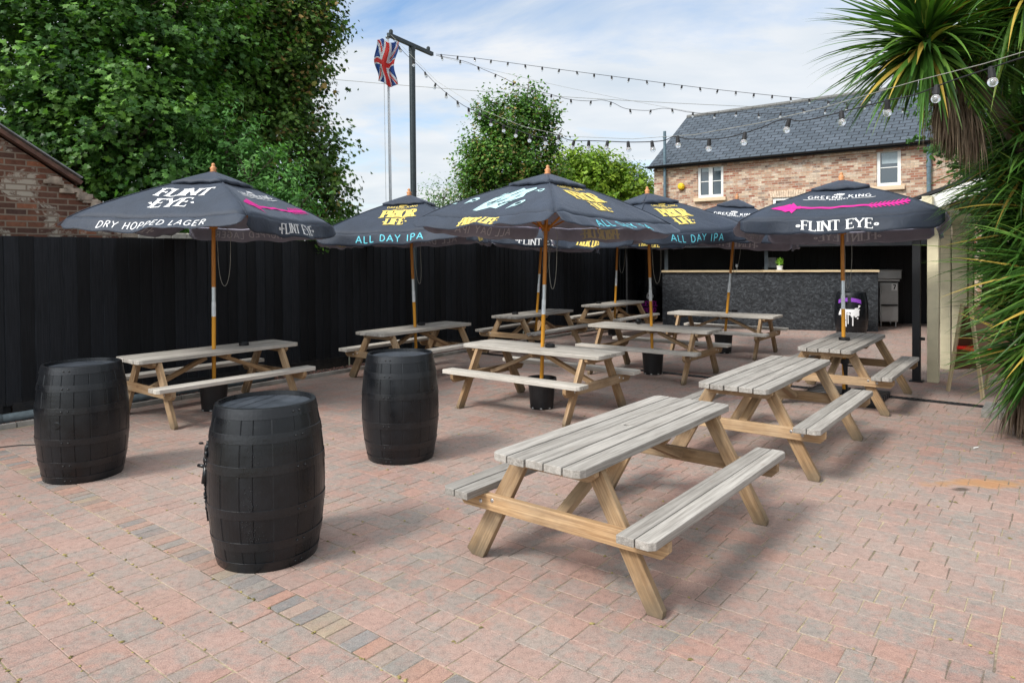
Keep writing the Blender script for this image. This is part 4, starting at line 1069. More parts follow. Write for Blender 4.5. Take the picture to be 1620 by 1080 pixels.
    for z0_, z1_ in ((.66, .58), (.12, .03)):
        mb = MB(); mb.lathe([(.048, zp - z0_), (.048, zp - z1_)], 12); fin(mb.build('hub', W_POLE, t))
    # pole: lower wooden piece, metal joint with white sticker, upper wooden piece
    a_, b_, c_ = pole_split
    mb = MB(); mb.tube([(0, 0, .12), (0, 0, a_)], .0235, 14); fin(mb.build('pole_lower', W_POLE2, t, smooth=False), t)
    mb = MB(); mb.tube([(0, 0, a_), (0, 0, b_)], .0245, 14); pj = fin(mb.build('sticker', STICKER, t), t)
    mb = MB(); mb.tube([(0, 0, b_), (0, 0, c_)], .0242, 14); fin(mb.build('metal_joint', SILVER, t), t)
    mb = MB(); mb.tube([(0, 0, c_), (0, 0, zp + .02)], .0235, 14); fin(mb.build('pole_upper', W_POLE, t), t)
    mb = MB(); mb.lathe([(.034, zp + .03), (.04, zp + .045), (.028, zp + .06), (.042, zp + .085), (.026, zp + .10), (.018, zp + .112), (.023, zp + .125), (.015, zp + .142), (0, zp + .148)], 16); fin(mb.build('finial', W_FINIAL, t, smooth=True), t)
    if cord:
        mb = MB(); h0 = zp - .6; r = .09 + .05 * R.random()
        pts = [(.03, 0, h0)] + [(.05 + r * .55 * (1 - cos(q)), .0 + .02 * sin(q), h0 - .34 - .42 * sin(q)) for q in np.linspace(0.0, pi, 14)] + [(.05 + r * 1.1, .0, h0 - .1), (.06, 0, h0 + .06)]
        aa = R.uniform(-.5, .5) - rot
        mb.tube([Matrix.Rotation(aa, 3, 'Z') @ Vector(p) for p in pts], .0035, 5); fin(mb.build('pull_cord', CORD, t, smooth=True), t)
    return t

PAR = [
 (6, 'arrow', -3.666, 8.566, 80.4, .006, .012, 2.31, 2.87, 'parasol at the far left with large slanting white lettering above the two left barrels', .5, 1, (.1, 1.0, .75, .1)),
 (4, 'yellow', .337, 8.519, 45.6, .037, .012, 2.29, 2.81, 'central parasol with a pale blue drawing on the left and yellow lettering on the right', .8, 1, (.1, .15, .85, .9)),
 (3, 'arrow', 4.235, 8.934, -28.4, .009, .045, 2.25, 2.755, 'rightmost parasol, square on, with a full magenta arrow over white lettering', .3, 1, (.1, .05, .2, .15)),
 (5, 'yellow', 2.183, 10.898, 27.4, -.030, -.020, 2.21, 2.76, 'parasol tucked behind the central one, yellow lettering above bright cyan letters', .7, 1, (.1, .1, .15, .2)),
 (7, 'yellow', -1.512, 11.049, -8, -.035, .0, 2.24, 2.78, 'parasol in front of the tall dark post with cyan letters along its edge', .5, 1, (.1, .1, .3, .4)),
 (8, 'arrow', .428, 13.669, -4.3, .072, .02, 2.20, 2.84, 'parasol behind the central one, only its white lettered edge showing beneath', .8, 1, (.1, .1, .1, .1)),
 (9, 'yellow', 2.363, 16.277, 30, .041, -.004, 2.24, 2.80, 'farthest parasol by the fence corner, its canopy hidden by the ones in front', .4, 0, (.1, .1, .1, .1)),
 (10, 'arrow', 3.965, 13.161, -20, .097, .02, 2.24, 2.86, 'leaning parasol in front of the bar, part of its magenta arrow showing', .4, 1, (.1, .1, .1, .2)),
]
for (i, kd, x, y, rt_, tx, ty, zc, zp, lab, wd, fs_, lf) in PAR:
    parasol(i, kd, x, y, radians(rt_), tx, ty, zc, zp, lab, wd, fs_, True, lf)

# ------------------------------------------------------------------ plant pots used as parasol bases
def pot():
    t = thing('base_pot', 'x', 'pot', (0, 0, 0), 0, 'black plastic pots holding the parasol poles')
    mb = MB(); mb.lathe([(.138, 0), (.142, .02), (.165, .33), (.182, .335), (.184, .372), (.174, .374), (.16, .33), (0, .33)], 32)
    for p in (): pass
    mb.build('pot', PLASTIC, t)
    mb = MB(); mb.lathe([(.15, .335), (.08, .342), (0, .345)], 20); mb.build('gravel_fill', plain('pot_fill', (0.1, .085, .07), .9, var=.5, scale=60, bump=.01), t)
    mb = MB()
    for k in range(8):
        a = k * pi / 4 + .2; mb.box((.142 * cos(a), .142 * sin(a), .016), (.012, .025, .016), (Vector((cos(a), sin(a), 0)), Vector((-sin(a), cos(a), 0)), Vector((0, 0, 1))))
    mb.build('drain_holes', plain('light_hole', (.25, .25, .24), .8), t)
    return t
POTS = [(4, 'black plastic pot under the central parasol, standing in the open'), (5, 'black plastic pot right of centre under the parasol with cyan letters'), (6, 'black plastic pot in shade under the far left table'),
        (7, 'black plastic pot hidden behind the third barrel under a table'), (8, 'black plastic pot under the table by the fence in the middle distance'), (9, 'black plastic pot under the farthest table near the fence corner'), (10, 'black plastic pot half hidden by a bench in front of the bar')]
pd = {p[0]: p for p in PAR}
pt0 = pot()
for n_, (i, lab) in enumerate(POTS):
    o = pt0 if n_ == 0 else copy_tree(pt0)
    o.location = (pd[i][2] + (.012 if i == 4 else 0), pd[i][3], 0); o.rotation_euler = (0, 0, i * 1.3); o['label'] = lab
# the rightmost parasol stands in a slatted cross base instead
bs = thing('cross_base', 'low black slatted base plate under the rightmost parasol', 'base', (4.25, 8.95, 0), YAW)
for sx in (-1, 1):
    for sy in (-1, 1):
        mb = MB()
        for k in range(4): mb.box((sx * .235, sy * (.06 + k * .115), .035), (.42, .095, .07), cham=.012)
        mb.build('weight_slab', PLASTIC, bs, bevel=.008)
mb = MB(); mb.tube([(0, 0, .02), (0, 0, .48)], .033, 14); mb.lathe([(.05, .44), (.05, .50), (.03, .505)], 12); mb.build('pole_sleeve', BLACKP, bs)
mb = MB(); mb.tube([(.03, 0, .42), (.10, 0, .42)], .012, 8); mb.build('knob', BLACKP, bs)

# ------------------------------------------------------------------ picnic tables
def make_table(W_TOP, seed=1):
    random.seed(seed)
    t = thing('picnic_table', 'x', 'picnic table', (0, 0, 0), 0, 'timber picnic tables set out in rows')
    X, Y = Vector((1, 0, 0)), Vector((0, 1, 0))
    ZT, TH = .743, .044; L = 2.03
    mb = MB(); w = .1135; pitch = .1235
    for k in range(5):
        y = (k - 2) * pitch; dx_ = random.uniform(-.004, .004); dz_ = random.uniform(-.0015, .0015); c0 = (dx_, y, ZT - TH / 2 + dz_)
        if k == 2:
            r = .021; arcp = [(r * cos(a), r * sin(a)) for a in np.linspace(pi / 2, -pi / 2, 9)]
            colr_ = (random.random(), 0, 0)
            pr_ = [(0, w / 2)] + [(x, yy) for x, yy in arcp] + [(0, -w / 2), (L / 2, -w / 2), (L / 2, w / 2)]
            mb.prism(list(reversed(pr_)), c0, (X, Y, Z), TH, col=colr_)
            mb.prism([(-x, yy) for x, yy in pr_], c0, (X, Y, Z), TH, col=colr_)
        elif k in (0, 4):
            s = -1 if k == 0 else 1; c = .05
            p = [(-L / 2, -w / 2 * s), (L / 2, -w / 2 * s), (L / 2, w / 2 * s - s * c), (L / 2 - c * .3, w / 2 * s - s * c * .3), (L / 2 - c, w / 2 * s), (-L / 2 + c, w / 2 * s), (-L / 2 + c * .3, w / 2 * s - s * c * .3), (-L / 2, w / 2 * s - s * c)]
            if s < 0: p = list(reversed(p))
            mb.prism(p, c0, (X, Y, Z), TH)
        else: mb.box(c0, (L, w, TH))
    top = mb.build('tabletop', W_TOP, t, bevel=.004)
    # seats
    for s in (-1, 1):
        mb = MB()
        for j, y in enumerate((.548, .655)):
            dz_ = random.uniform(-.0015, .0015)
            if j == 1:
                c = .03; w2 = .1
                p = [(-1, -w2 / 2), (1, -w2 / 2), (1, w2 / 2 - c), (1 - c, w2 / 2), (-1 + c, w2 / 2), (-1, w2 / 2 - c)]
                p = [(a, b_ * s) for a, b_ in p]
                if s < 0: p = list(reversed(p))
                mb.prism(p, (0, s * y, .466 - .022 + dz_), (X, Y, Z), .044)
            else: mb.box((0, s * y, .466 - .022 + dz_), (2.0, .1, .044))
        mb.build('seat', W_TOP, t, bevel=.004)
    # A frames
    for e in (-1, 1):
        xl = e * .775
        for s in (-1, 1):
            top_ = Vector((xl, s * .235, ZT - TH)); foot = Vector((xl, s * .615, 0)); d = (foot - top_); d.normalize()
            # parallelogram-ended leg: horizontal cuts
            hw = .0485 / abs(d.z)      # half horizontal width
            tt = .045 / 2
            a = [(top_.y - hw, top_.z), (top_.y + hw, top_.z), (foot.y + hw, .012 if s > 0 else 0), (foot.y + hw * .4, 0), (foot.y - hw, 0)]
            a = [(top_.y - hw * 1.0, top_.z), (top_.y + hw * 1.0, top_.z), (foot.y + hw, 0), (foot.y - hw, 0)]
            # trim the outer toe
            if s > 0: a = [a[0], a[1], (foot.y + hw - (.035 * (top_.y - foot.y) / (top_.z)) * -1 * -1, .035), (foot.y + hw * .55, 0), a[3]]
            else: a = [a[0], a[1], a[2], (foot.y - hw * .55, 0), (foot.y - hw + (.035 * (top_.y - foot.y) / (top_.z)), .035)]
            mid = (top_ + foot) / 2; ax = d; ay = Vector((0, -d.z, d.y))
            vs = [Vector((xl + sx * tt, y_, z_)) for sx in (-1, 1) for y_, z_ in a]; n = len(a)
            off = Vector((random.random() * 9, random.random() * 9, random.random() * 9))
            gr = [((v - mid).dot(ax), (v - mid).dot(ay), v.x) for v in vs]
            fsx = [tuple(range(n - 1, -1, -1)), tuple(range(n, 2 * n))] + [(i, (i + 1) % n, n + (i + 1) % n, n + i) for i in range(n)]
            mb = MB(); mb.add(vs, fsx, 0, [Vector(g_) + off for g_ in gr], (random.random(),) * 3)
            o = mb.build('leg', W_LEG, t, bevel=.004)
        # crossbeam outside the legs, carrying the seats
        xb = e * (.775 + .0225 + .0235)
        H = .095; y1 = .705; z1 = .466 - .045
        pr_ = [(-y1 + .0, z1), (-y1, z1 - .055), (-y1 + .04, z1 - H), (y1 - .04, z1 - H), (y1, z1 - .055), (y1, z1)]
        mb = MB(); mb.prism([(a_, b__ - z1 + H / 2) for a_, b__ in pr_], (xb, 0, z1 - H / 2), (Y, Z, X), .045); cbm = mb.build('crossbeam', W_LEG, t, bevel=.004)
        for yb in (-.53, -.44, .44, .53):
            zz_ = z1 - .03 - (.02 if abs(yb) > .5 else .0); mb = MB()
            mb.lathe([(0, .006), (.008, .005), (.011, 0), (.013, -.001)], 10)
            b_o = mb.build('bolt', STEEL, cbm); b_o.matrix_local = Matrix.Translation((xb + e * .0235, yb + .03 * e * 0, zz_)) @ Matrix.Rotation(e * pi / 2, 4, 'Y')
        # top batten
        for xo in (e * .835,):
            mb = MB(); pr_ = [(-.29, 0), (-.29, -.03), (-.25, -.062), (.25, -.062), (.29, -.03), (.29, 0)]
            mb.prism(list(reversed(pr_)), (xo, 0, ZT - TH - .001), (Y, Z, X), .042); mb.build('top_batten', W_LEG, t, bevel=.003)
        # brace from centre of the top to the crossbeam
        mb = MB(); mb.beam((e * .10, 0, ZT - TH - .05), (e * .765, 0, .372), .045, .07, up=(0, 1, 0)); mb.build('brace', W_LEG, t, bevel=.003)
    mb = MB(); mb.prism([(-.29, 0), (-.25, -.05), (.25, -.05), (.29, 0)][::-1], (0.055, 0, ZT - TH - .001), (Y, Z, X), .045)
    mb.build('centre_batten', W_LEG, t, bevel=.003)
    return t
TB = [
 (1, .739, 4.551, .897, 'nearest picnic table, grey topped and without a parasol, showing the open hole in its top'),
 (2, 2.454, 6.671, .907, 'picnic table without a parasol, second in the right hand row'),
 (3, 4.235, 8.934, .910, 'third picnic table of the right hand row, pierced by the rightmost parasol'),
 (4, .337, 8.519, -.669, 'pale picnic table in the middle of the yard pierced by the central parasol'),
 (5, 2.183, 10.898, -.658, 'pale picnic table behind the central one, with a round black ball like ashtray'),
 (6, -3.666, 8.566, .895, 'picnic table at the far left behind the left barrel'),
 (7, -1.512, 11.049, .940, 'picnic table by the fence just behind the third barrel'),
 (8, .428, 13.669, .947, 'picnic table by the fence, beyond the one behind the third barrel'),
 (9, 2.363, 16.277, .939, 'farthest picnic table, next to the fence corner and the pink lettered barrel'),
 (10, 3.965, 13.161, -.644, 'picnic table set lengthways in front of the bar'),
]
t0 = make_table(W_TOP, seed=11); t1 = make_table(W_TOP2, seed=29)
protos = [t0, t1]; used = [False, False]
for n_, (i, x, y, a, lab) in enumerate(TB):
    q = 0 if i in (1, 2, 3, 8) else 1; o = protos[q] if not used[q] else copy_tree(protos[q]); used[q] = True
    o.location = (x, y, random.uniform(0, .002)); o.rotation_euler = (0, 0, a); o['label'] = lab
td = {p[0]: p for p in TB}
# ashtrays
def ashtray():
    mb = MB(); mb.lathe([(.0, 0), (.058, 0), (.061, .006), (.061, .034), (.056, .038), (.050, .036), (.046, .014), (0, .012)], 26)
    return mb.build('ashtray', PLASTIC, bevel=0)
ash = None
for (tb, u, v, lab) in [(4, 870, 549, 'black round ashtray right of the pole on the central table'), (6, 386, 546, 'black ashtray on the far left table'), (7, 667, 514, 'black ashtray beside the pole on the table behind the third barrel'),
                        (8, 815, 497, 'black ashtray at the left end of the table by the fence in the middle distance'), (9, 947, 480, 'black ashtray on the farthest table'), (10, 1162, 493, 'black ashtray on the table in front of the bar')]:
    d = ray(u, v); p = Vector((0, 0, EYE)) + d * ((.7455 - EYE) / d.z)
    o = ash.copy() if ash else ashtray()
    if ash: COL.objects.link(o)
    ash = ash or o; o.location = p; tag(o, lab, 'ashtray', 'black ashtrays on the tables')
mb = MB(); mb.ball((0, 0, .047), .05, 14, 10); o = mb.build('ball_ashtray', PLASTIC, smooth=True); d = ray(1010, 512.5); o.location = Vector((0, 0, EYE)) + d * ((.7455 - EYE) / d.z); tag(o, 'black ball shaped lidded ashtray left of the pole', 'ashtray')
mb = MB(); mb.lathe([(.026, .0), (.062, 0), (.068, .012), (.066, .036), (.05, .04), (.026, .04), (.026, 0)], 24, close=False); o = mb.build('pole_collar', PLASTIC); o.location = (4.235, 8.934, .7455); tag(o, 'flat black collar round the pole of the rightmost parasol', 'collar')

# ------------------------------------------------------------------ barrels
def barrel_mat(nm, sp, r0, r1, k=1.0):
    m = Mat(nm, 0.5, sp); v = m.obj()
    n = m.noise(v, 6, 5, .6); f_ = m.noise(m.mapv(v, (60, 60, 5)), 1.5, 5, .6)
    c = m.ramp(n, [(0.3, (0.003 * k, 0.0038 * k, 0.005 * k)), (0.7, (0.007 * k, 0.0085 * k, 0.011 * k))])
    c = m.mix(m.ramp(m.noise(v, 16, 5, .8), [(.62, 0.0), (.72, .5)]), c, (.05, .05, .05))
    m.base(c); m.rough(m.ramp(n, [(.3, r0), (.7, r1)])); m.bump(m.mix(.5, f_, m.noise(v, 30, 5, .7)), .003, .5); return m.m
BAR_ = barrel_mat('barrel_paint', .4, .24, .42); BAR_H = barrel_mat('barrel_head_sky_sheen', .7, .3, .5, 5.0)  # head colour lightened to blue-grey, standing in for reflected sky
HOOP = plain('hoop_paint', (0.005, 0.006, 0.008), 0.32, .5, var=.3, scale=9, bump=.002)
def rad(z, H=.965): # bilge profile
    u = (z - H / 2) / (H / 2); return .352 - .052 * u * u - .004 * u ** 4
def barrel(label, loc, rz, mat=BAR_, group='black painted barrels', n_st=18):
    H = .965; t = thing('barrel', label, 'barrel', loc, rz, group)
    rr_ = random.Random(hash(label) % 999 if False else int(loc[0] * 100))
    mb = MB(); per = 7; N = n_st * per; zsn = 26
    wob = [rr_.uniform(-.002, .002) for _ in range(n_st)]
    wd_ = [rr_.uniform(.55, 1.45) for _ in range(n_st)]; tot = sum(wd_); st0 = [2 * pi * sum(wd_[:i]) / tot for i in range(n_st)] + [2 * pi]
    vs = []; gv = []
    for j in range(zsn + 1):
        z = H * j / zsn
        for k in range(N):
            st_, q = divmod(k, per); uu = [0, .045, .2, .4, .6, .8, .955][q]; a = st0[st_] + (st0[st_ + 1] - st0[st_]) * uu; groove = .003 if q == 0 else 0
            r = rad(z) + wob[st_] - groove; vs.append((r * cos(a), r * sin(a), z)); gv.append((z, a * .3, 0))
    fs_ = [(j * N + k, j * N + (k + 1) % N, (j + 1) * N + (k + 1) % N, (j + 1) * N + k) for j in range(zsn) for k in range(N)]
    mb.add(vs, fs_, 0, gv)
    # chime and recessed wall
    rt_ = rad(H); b = len(mb.v)
    prof_ = [(rt_ - .004, H), (rt_ - .018, H + .001), (rt_ - .022, H - .028)]
    mb.lathe([(rt_ + .0, H - .0005)] + prof_, 48, close=False)
    mb.lathe([(rad(0), 0.0005), (rad(0) - .02, 0), (rad(0) - .022, .03)], 48, close=False)
    mb.build('staves', mat, t)
    mb = MB()
    for k in range(6):      # head boards
        y0 = -1 + k / 3; rr = rt_ - .022
        ys = np.linspace(y0 + .006, y0 + .327, 7) * rr; ys = np.clip(ys, -rr, rr); xs_ = np.sqrt(np.maximum(rr ** 2 - ys ** 2, 1e-5))
        zz_ = H - .026 + rr_.uniform(-.002, .002)
        vs = [(x, y, zz_) for x, y in zip(xs_, ys)] + [(-x, y, zz_) for x, y in zip(xs_[::-1], ys[::-1])]
        mb.add(vs, [tuple(range(len(vs)))])
    mb.lathe([(rt_ - .021, H - .034), (0, H - .034)], 32, close=False)
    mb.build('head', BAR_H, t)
    for (za, zb) in ((H - .062, H - .002), (H - .20, H - .145), (H * .5 + .10, H * .5 + .155), (H * .5 - .155, H * .5 - .10), (.135, .19), (.002, .062)):
        mb = MB(); mb.lathe([(rad(za) + .0005, za), (rad(za) + .0034, za + .0015), (rad((za + zb) / 2) + .0036, (za + zb) / 2), (rad(zb) + .0034, zb - .0015), (rad(zb) + .0005, zb)], 72, close=False)
        hp_ = mb.build('hoop', HOOP, t)
        mb = MB()
        for q in (-.035, .035):
            a = pi * 1.38 + q + rr_.uniform(-.1, .1) * 0; zc_ = (za + zb) / 2; r = rad(zc_) + .005; mb.ball((r * cos(a + q), r * sin(a + q), zc_), .007, 8, 6)
        mb.build('rivet', HOOP, hp_, smooth=True)
    return t
ba = barrel('black barrel at the far left, the leftmost of the three in front', (-3.716, 6.034, 0), radians(32))
mb = MB(); a = -1.93
mb.lathe([(0, .008), (.026, .008), (.032, 0)], 16); o = mb.build('bung', BAR_, ba); r = rad(.42); a = -pi / 2 - .50 - radians(32) + .62
ang = atan2(-6.034, 3.716) - .55 - radians(32)
o.matrix_local = Matrix.Translation((r * cos(ang), r * sin(ang), .50)) @ Matrix.Rotation(ang, 4, 'Z') @ Matrix.Rotation(pi / 2, 4, 'Y')
bb_ = barrel('black barrel nearest the camera, with lumpy paint runs down its left side', (-1.551, 4.389, 0), radians(75))
random.seed(8); mb = MB(); a0 = atan2(-4.389, 1.551) - 1.50 - radians(75)
for k in range(60):
    z = random.uniform(.33, .72); a = a0 + random.gauss(0, .05); r = rad(z) + random.uniform(-.004, .010); mb.ball((r * cos(a), r * sin(a), z), random.uniform(.004, .012), 6, 5, sc=(1, 1, random.uniform(1, 2.2)))
pts = [Vector((rad(z) * cos(a0 + .03 * sin(z * 40)) * (1.012), rad(z) * sin(a0 + .03 * sin(z * 40)) * 1.012, z)) for z in np.linspace(.25, .74, 26)]
mb.tube(pts, .006, 6)
r = rad(.58); p = Vector((r * cos(a0), r * sin(a0), .585)); q = p + Vector((cos(a0 - .6), sin(a0 - .6), .1)) * .055
mb.tube([p, q], [.014, .010], 8); mb.tube([p, p + Vector((.01 * cos(a0), .01 * sin(a0), -.10))], [.016, .02], 8)
mb.build('paint_drips', BAR_, bb_, smooth=True)
random.seed(14); mb = MB(); a1 = atan2(-4.389, 1.551) - .28 - radians(75)
for k in range(170):
    z = random.choice([random.uniform(.2, .42), random.uniform(.2, .75)]); a = a1 + random.gauss(0, .10) ; r = rad(z) - .001; mb.ball((r * cos(a), r * sin(a), z), random.uniform(.0015, .0035), 6, 4, sc=(1, 1, 1.3))
mb.build('paint_blisters', BAR_, bb_, smooth=True)
barrel('black barrel standing alone in the middle, third from the left', (-1.047, 6.50, 0), radians(10))
# lettered barrels by the bar
def cyl_map(zc_, yaw, H=.965):
    def f(p, e):
        r = rad(min(.96, max(.01, zc_ + p.y))) + e + .002; a = yaw + p.x / .35; return Vector((r * cos(a), r * sin(a), zc_ + p.y))
    return f
b1 = barrel('barrel with pink lettering and a white emblem beside the left end of the bar', (3.93, 20.0, 0), 0)
f = cyl_map(.40, atan2(-20, -3.93))
mb = MB(); fan_text(mb, shift(letter_quads('LEVEL', .13, .3, .16, True, .10, 1.05), 0, .02) + shift(letter_quads('HEAD', .12, .3, .16, True, .10, 1.0), 0, -.15), f, .006); mb.build('pink_lettering', INK_PK, b1)
random.seed(2); q = poly_tris([Vector((.085 * cos(t) * (1 + .2 * random.random()), .30 + .11 * sin(t) * (1 + .15 * random.random()))) for t in np.linspace(0, 2 * pi, 15)[:-1]])
mb = MB(); fan_text(mb, q, f, .006); mb.build('white_emblem', INK_W, b1)
mb = MB(); fan_text(mb, poly_tris([Vector((-.03 + .025 * cos(t), .31 + .025 * sin(t))) for t in range(6)]) + poly_tris([Vector((.035 + .025 * cos(t), .30 + .025 * sin(t))) for t in range(6)]), f, .010); mb.build('emblem_marks', INK_K, b1)
b2 = barrel('barrel in front of the bar with a purple banner and white splashed emblem', (7.72, 15.95, 0), 0)
f = cyl_map(.47, atan2(-15.95, -7.72) - .12)
mb = MB(); q = []
for k in range(14):
    x0 = -.26 + k * .0371; x1 = x0 + .037; c = lambda x: .34 - 1.2 * x * x * .6
    if k in (6, 7): continue
    q.append([Vector((x0, c(x0) - .04)), Vector((x1, c(x1) - .04)), Vector((x1, c(x1) + .045)), Vector((x0, c(x0) + .045))])
fan_text(mb, q, f, .006); mb.build('purple_banner', INK_P, b2)
mb = MB(); random.seed(12)
q = rect(-.20, .06, .20, .13) + rect(-.22, .0, -.05, .08) + rect(.03, -.02, .20, .07)
for k in range(26):
    x, y = random.uniform(-.22, .22), random.uniform(-.04, .14); r = random.uniform(.012, .035); q += poly_tris([Vector((x + r * cos(t) * random.uniform(.6, 1.4), y + r * sin(t) * random.uniform(.6, 1.3))) for t in np.linspace(0, 2 * pi, 8)[:-1]])
q += rect(-.08, -.26, -.055, .02) + rect(-.03, -.20, -.012, 0) + rect(.06, -.24, .085, .0) + [[Vector((.12, .1)), Vector((.2, .2)), Vector((.215, .185)), Vector((.14, .08))]]
q += poly_tris([Vector((.21 + .025 * cos(t), .20 + .025 * sin(t))) for t in range(6)]) + poly_tris([Vector((.17 + .02 * cos(t), -.07 + .02 * sin(t))) for t in range(6)])
fan_text(mb, q, f, .006); mb.build('white_emblem', INK_W, b2)

# number 7 on the steel unit
mb = MB(); q = letter_quads('7', .11, .22, .2, False)
fan_text(mb, q, lambda p, e: Vector((.115 + p.x, .001 - e, .945 + p.y)), .001); o = mb.build('number', INK_K, nb)

# ------------------------------------------------------------------ festoon lights
def festoon(pts3, spacing, r_b, name, label, wiggle=.03, carrier=None, start=.3, sock=1.0):
    """pts3: control points; returns thing with cable, optional carrier wire, bulbs (> socket)"""
    t = thing(name, label, 'string lights', pts3[0]); o0 = Vector(pts3[0])
    # resample
    P = [Vector(p) for p in pts3]; fine = []
    for i in range(len(P) - 1):
        p0, p1, p2, p3 = P[max(i - 1, 0)], P[i], P[i + 1], P[min(i + 2, len(P) - 1)]
        for k in range(12):
            u = k / 12; fine.append(.5 * ((2 * p1) + (-p0 + p2) * u + (2 * p0 - 5 * p1 + 4 * p2 - p3) * u * u + (-p0 + 3 * p1 - 3 * p2 + p3) * u ** 3))
    fine.append(P[-1])
    mb = MB(); mb.tube([p - o0 for p in fine], .0045, 6); mb.build('cable', RUBBER, t)
    if carrier:
        mb = MB(); mb.tube([p - o0 for p in carrier], .0025, 5); mb.build('carrier_wire', CORD, t)
    acc = start * spacing; L = 0; nb_ = 0; sm_ = None
    for i in range(len(fine) - 1):
        d = (fine[i + 1] - fine[i]).length
        while acc <= L + d:
            p = fine[i].lerp(fine[i + 1], (acc - L) / d) - o0
            if nb_ == 0:
                mb = MB(); mb.ball((0, 0, -.055 * sock - r_b * .93), r_b, 14, 10); mb.lathe([(.004, -.058 * sock - r_b), (.005, -.05)], 5); g0 = mb.build('bulb', BULB, t, smooth=True)
                mb = MB(); mb.lathe([(0, .008), (.014, .006), (.017, -.02), (.019, -.055 * sock), (.0, -.058 * sock)], 10); s0 = mb.build('socket', RUBBER, g0)
                b = g0
            else:
                b = g0.copy(); COL.objects.link(b); b.parent = t; s_ = s0.copy(); COL.objects.link(s_); s_.parent = b
            b.location = p; b.rotation_euler = (random.uniform(-.3, .3), random.uniform(-.3, .3), 0)
            nb_ += 1; acc += spacing
        L += d
        if nb_ > 95: break
    return t
random.seed(31)
def ip(xs_, ks, vs_): return np.interp(xs_, ks, vs_)
# upper run: post -> towards the house
us = [690, 750, 810, 900, 1000, 1100, 1200, 1290, 1360, 1440]; vs_ = [86, 92, 100, 112, 125, 138, 149, 158, 165, 172]
festoon([at(u, v, 13.4 - .9 * i / 9) for i, (u, v) in enumerate(zip(us, vs_))],   .325, .019, 'festoon_light_string', 'uppermost string of small bulbs running right from the post across the sky', sock=.9)
us = [690, 716, 740, 767, 791, 830, 870, 899, 931, 952, 970, 990, 1024, 1050, 1075, 1092, 1128, 1165, 1203, 1243, 1283, 1324, 1360, 1400, 1440]
vs_ = [88, 93, 99, 111, 121, 139, 149, 157, 160, 158.5, 163, 172, 175, 171.5, 175, 178, 180, 177, 180, 178, 171, 174, 160, 150, 140]
festoon([at(u, v, 13.4 - 1.4 * i / 24) for i, (u, v) in enumerate(zip(us, vs_))], .375, .021, 'festoon_light_string', 'middle string of small bulbs passing behind the tree and over the slate roof', carrier=sag(at(690, 88, 13.4), at(1100, 178, 12.3), .06), sock=.9)
us = [618, 640, 664, 693, 730, 757, 792, 830, 855, 880, 902, 940, 967, 1003, 1047, 1067, 1089, 1142, 1196, 1238, 1271, 1345, 1400, 1447, 1500, 1557, 1640, 1720]
vs_ = [58, 84, 106, 136, 165, 178, 196, 210, 217, 214, 222, 223, 224, 225, 223, 216, 220, 219, 205, 189, 191, 174, 160, 150, 130, 111, 84, 60]
dp = [12.25, 12.2, 12, 11.6, 11, 10.5, 9.9, 9.3, 8.9, 8.5, 8.2, 7.6, 7.3, 6.9, 6.5, 6.3, 6.2, 5.8, 5.5, 5.3, 5.2, 4.9, 4.6, 4.4, 4.1, 3.85, 3.5, 3.2]
festoon([at(u, v, Y) for u, v, Y in zip(us, vs_, dp)], .40, .026, 'festoon_light_string', 'nearest string of large clear bulbs sweeping from the post down and over to the palm', carrier=[at(u, v, Y) for u, v, Y in ((618, 55, 12.25), (690, 128, 11.6), (760, 173, 10.5), (830, 201, 9.3), (900, 216, 8.2), (1000, 220, 6.9), (1100, 213, 6.1), (1200, 195, 5.5), (1300, 171, 5.1), (1450, 128, 4.4), (1557, 101, 3.85), (1640, 76, 3.5), (1720, 48, 3.2))], start=.6)
# ------------------------------------------------------------------ trees
def leaf_mat(name, stops, transl=0.35, rough=0.45):
    m = Mat(name, rough, 0.22); pc = m.attr('pc').outputs['Color']; s = m.n('ShaderNodeSeparateColor'); m.l(pc, s.inputs[0])
    c = m.ramp(s.outputs[0], stops); c = m.mix(1.0, c, m.ramp(s.outputs[1], [(0, .5), (1, 1.5)]), 'MULTIPLY'); m.base(c)
    t = m.n('ShaderNodeBsdfTranslucent'); m.l(m.mix(1.0, c, (1.3, 1.5, .6), 'MULTIPLY'), t.inputs[0]); x = m.n('ShaderNodeMixShader'); x.inputs[0].default_value = transl
    m.l(m.b.outputs[0], x.inputs[1]); m.l(t.outputs[0], x.inputs[2]); m.l(x.outputs[0], m.t.nodes['Material Output'].inputs[0]); return m.m
BARK = plain('bark', (0.10, 0.075, 0.055), 0.9, var=.4, scale=7, bump=.02)
MAPLE = np.array([(0, -.5), (.16, -.30), (.46, -.34), (.34, -.04), (.52, .16), (.24, .20), (0, .58), (-.24, .20), (-.52, .16), (-.34, -.04), (-.46, -.34), (-.16, -.30)])
OVAL = np.array([(0, -.5), (.24, -.18), (.26, .12), (0, .5), (-.26, .12), (-.24, -.18)])
SLIM = np.array([(0, -.5), (.13, -.1), (0, .5), (-.13, -.1)])
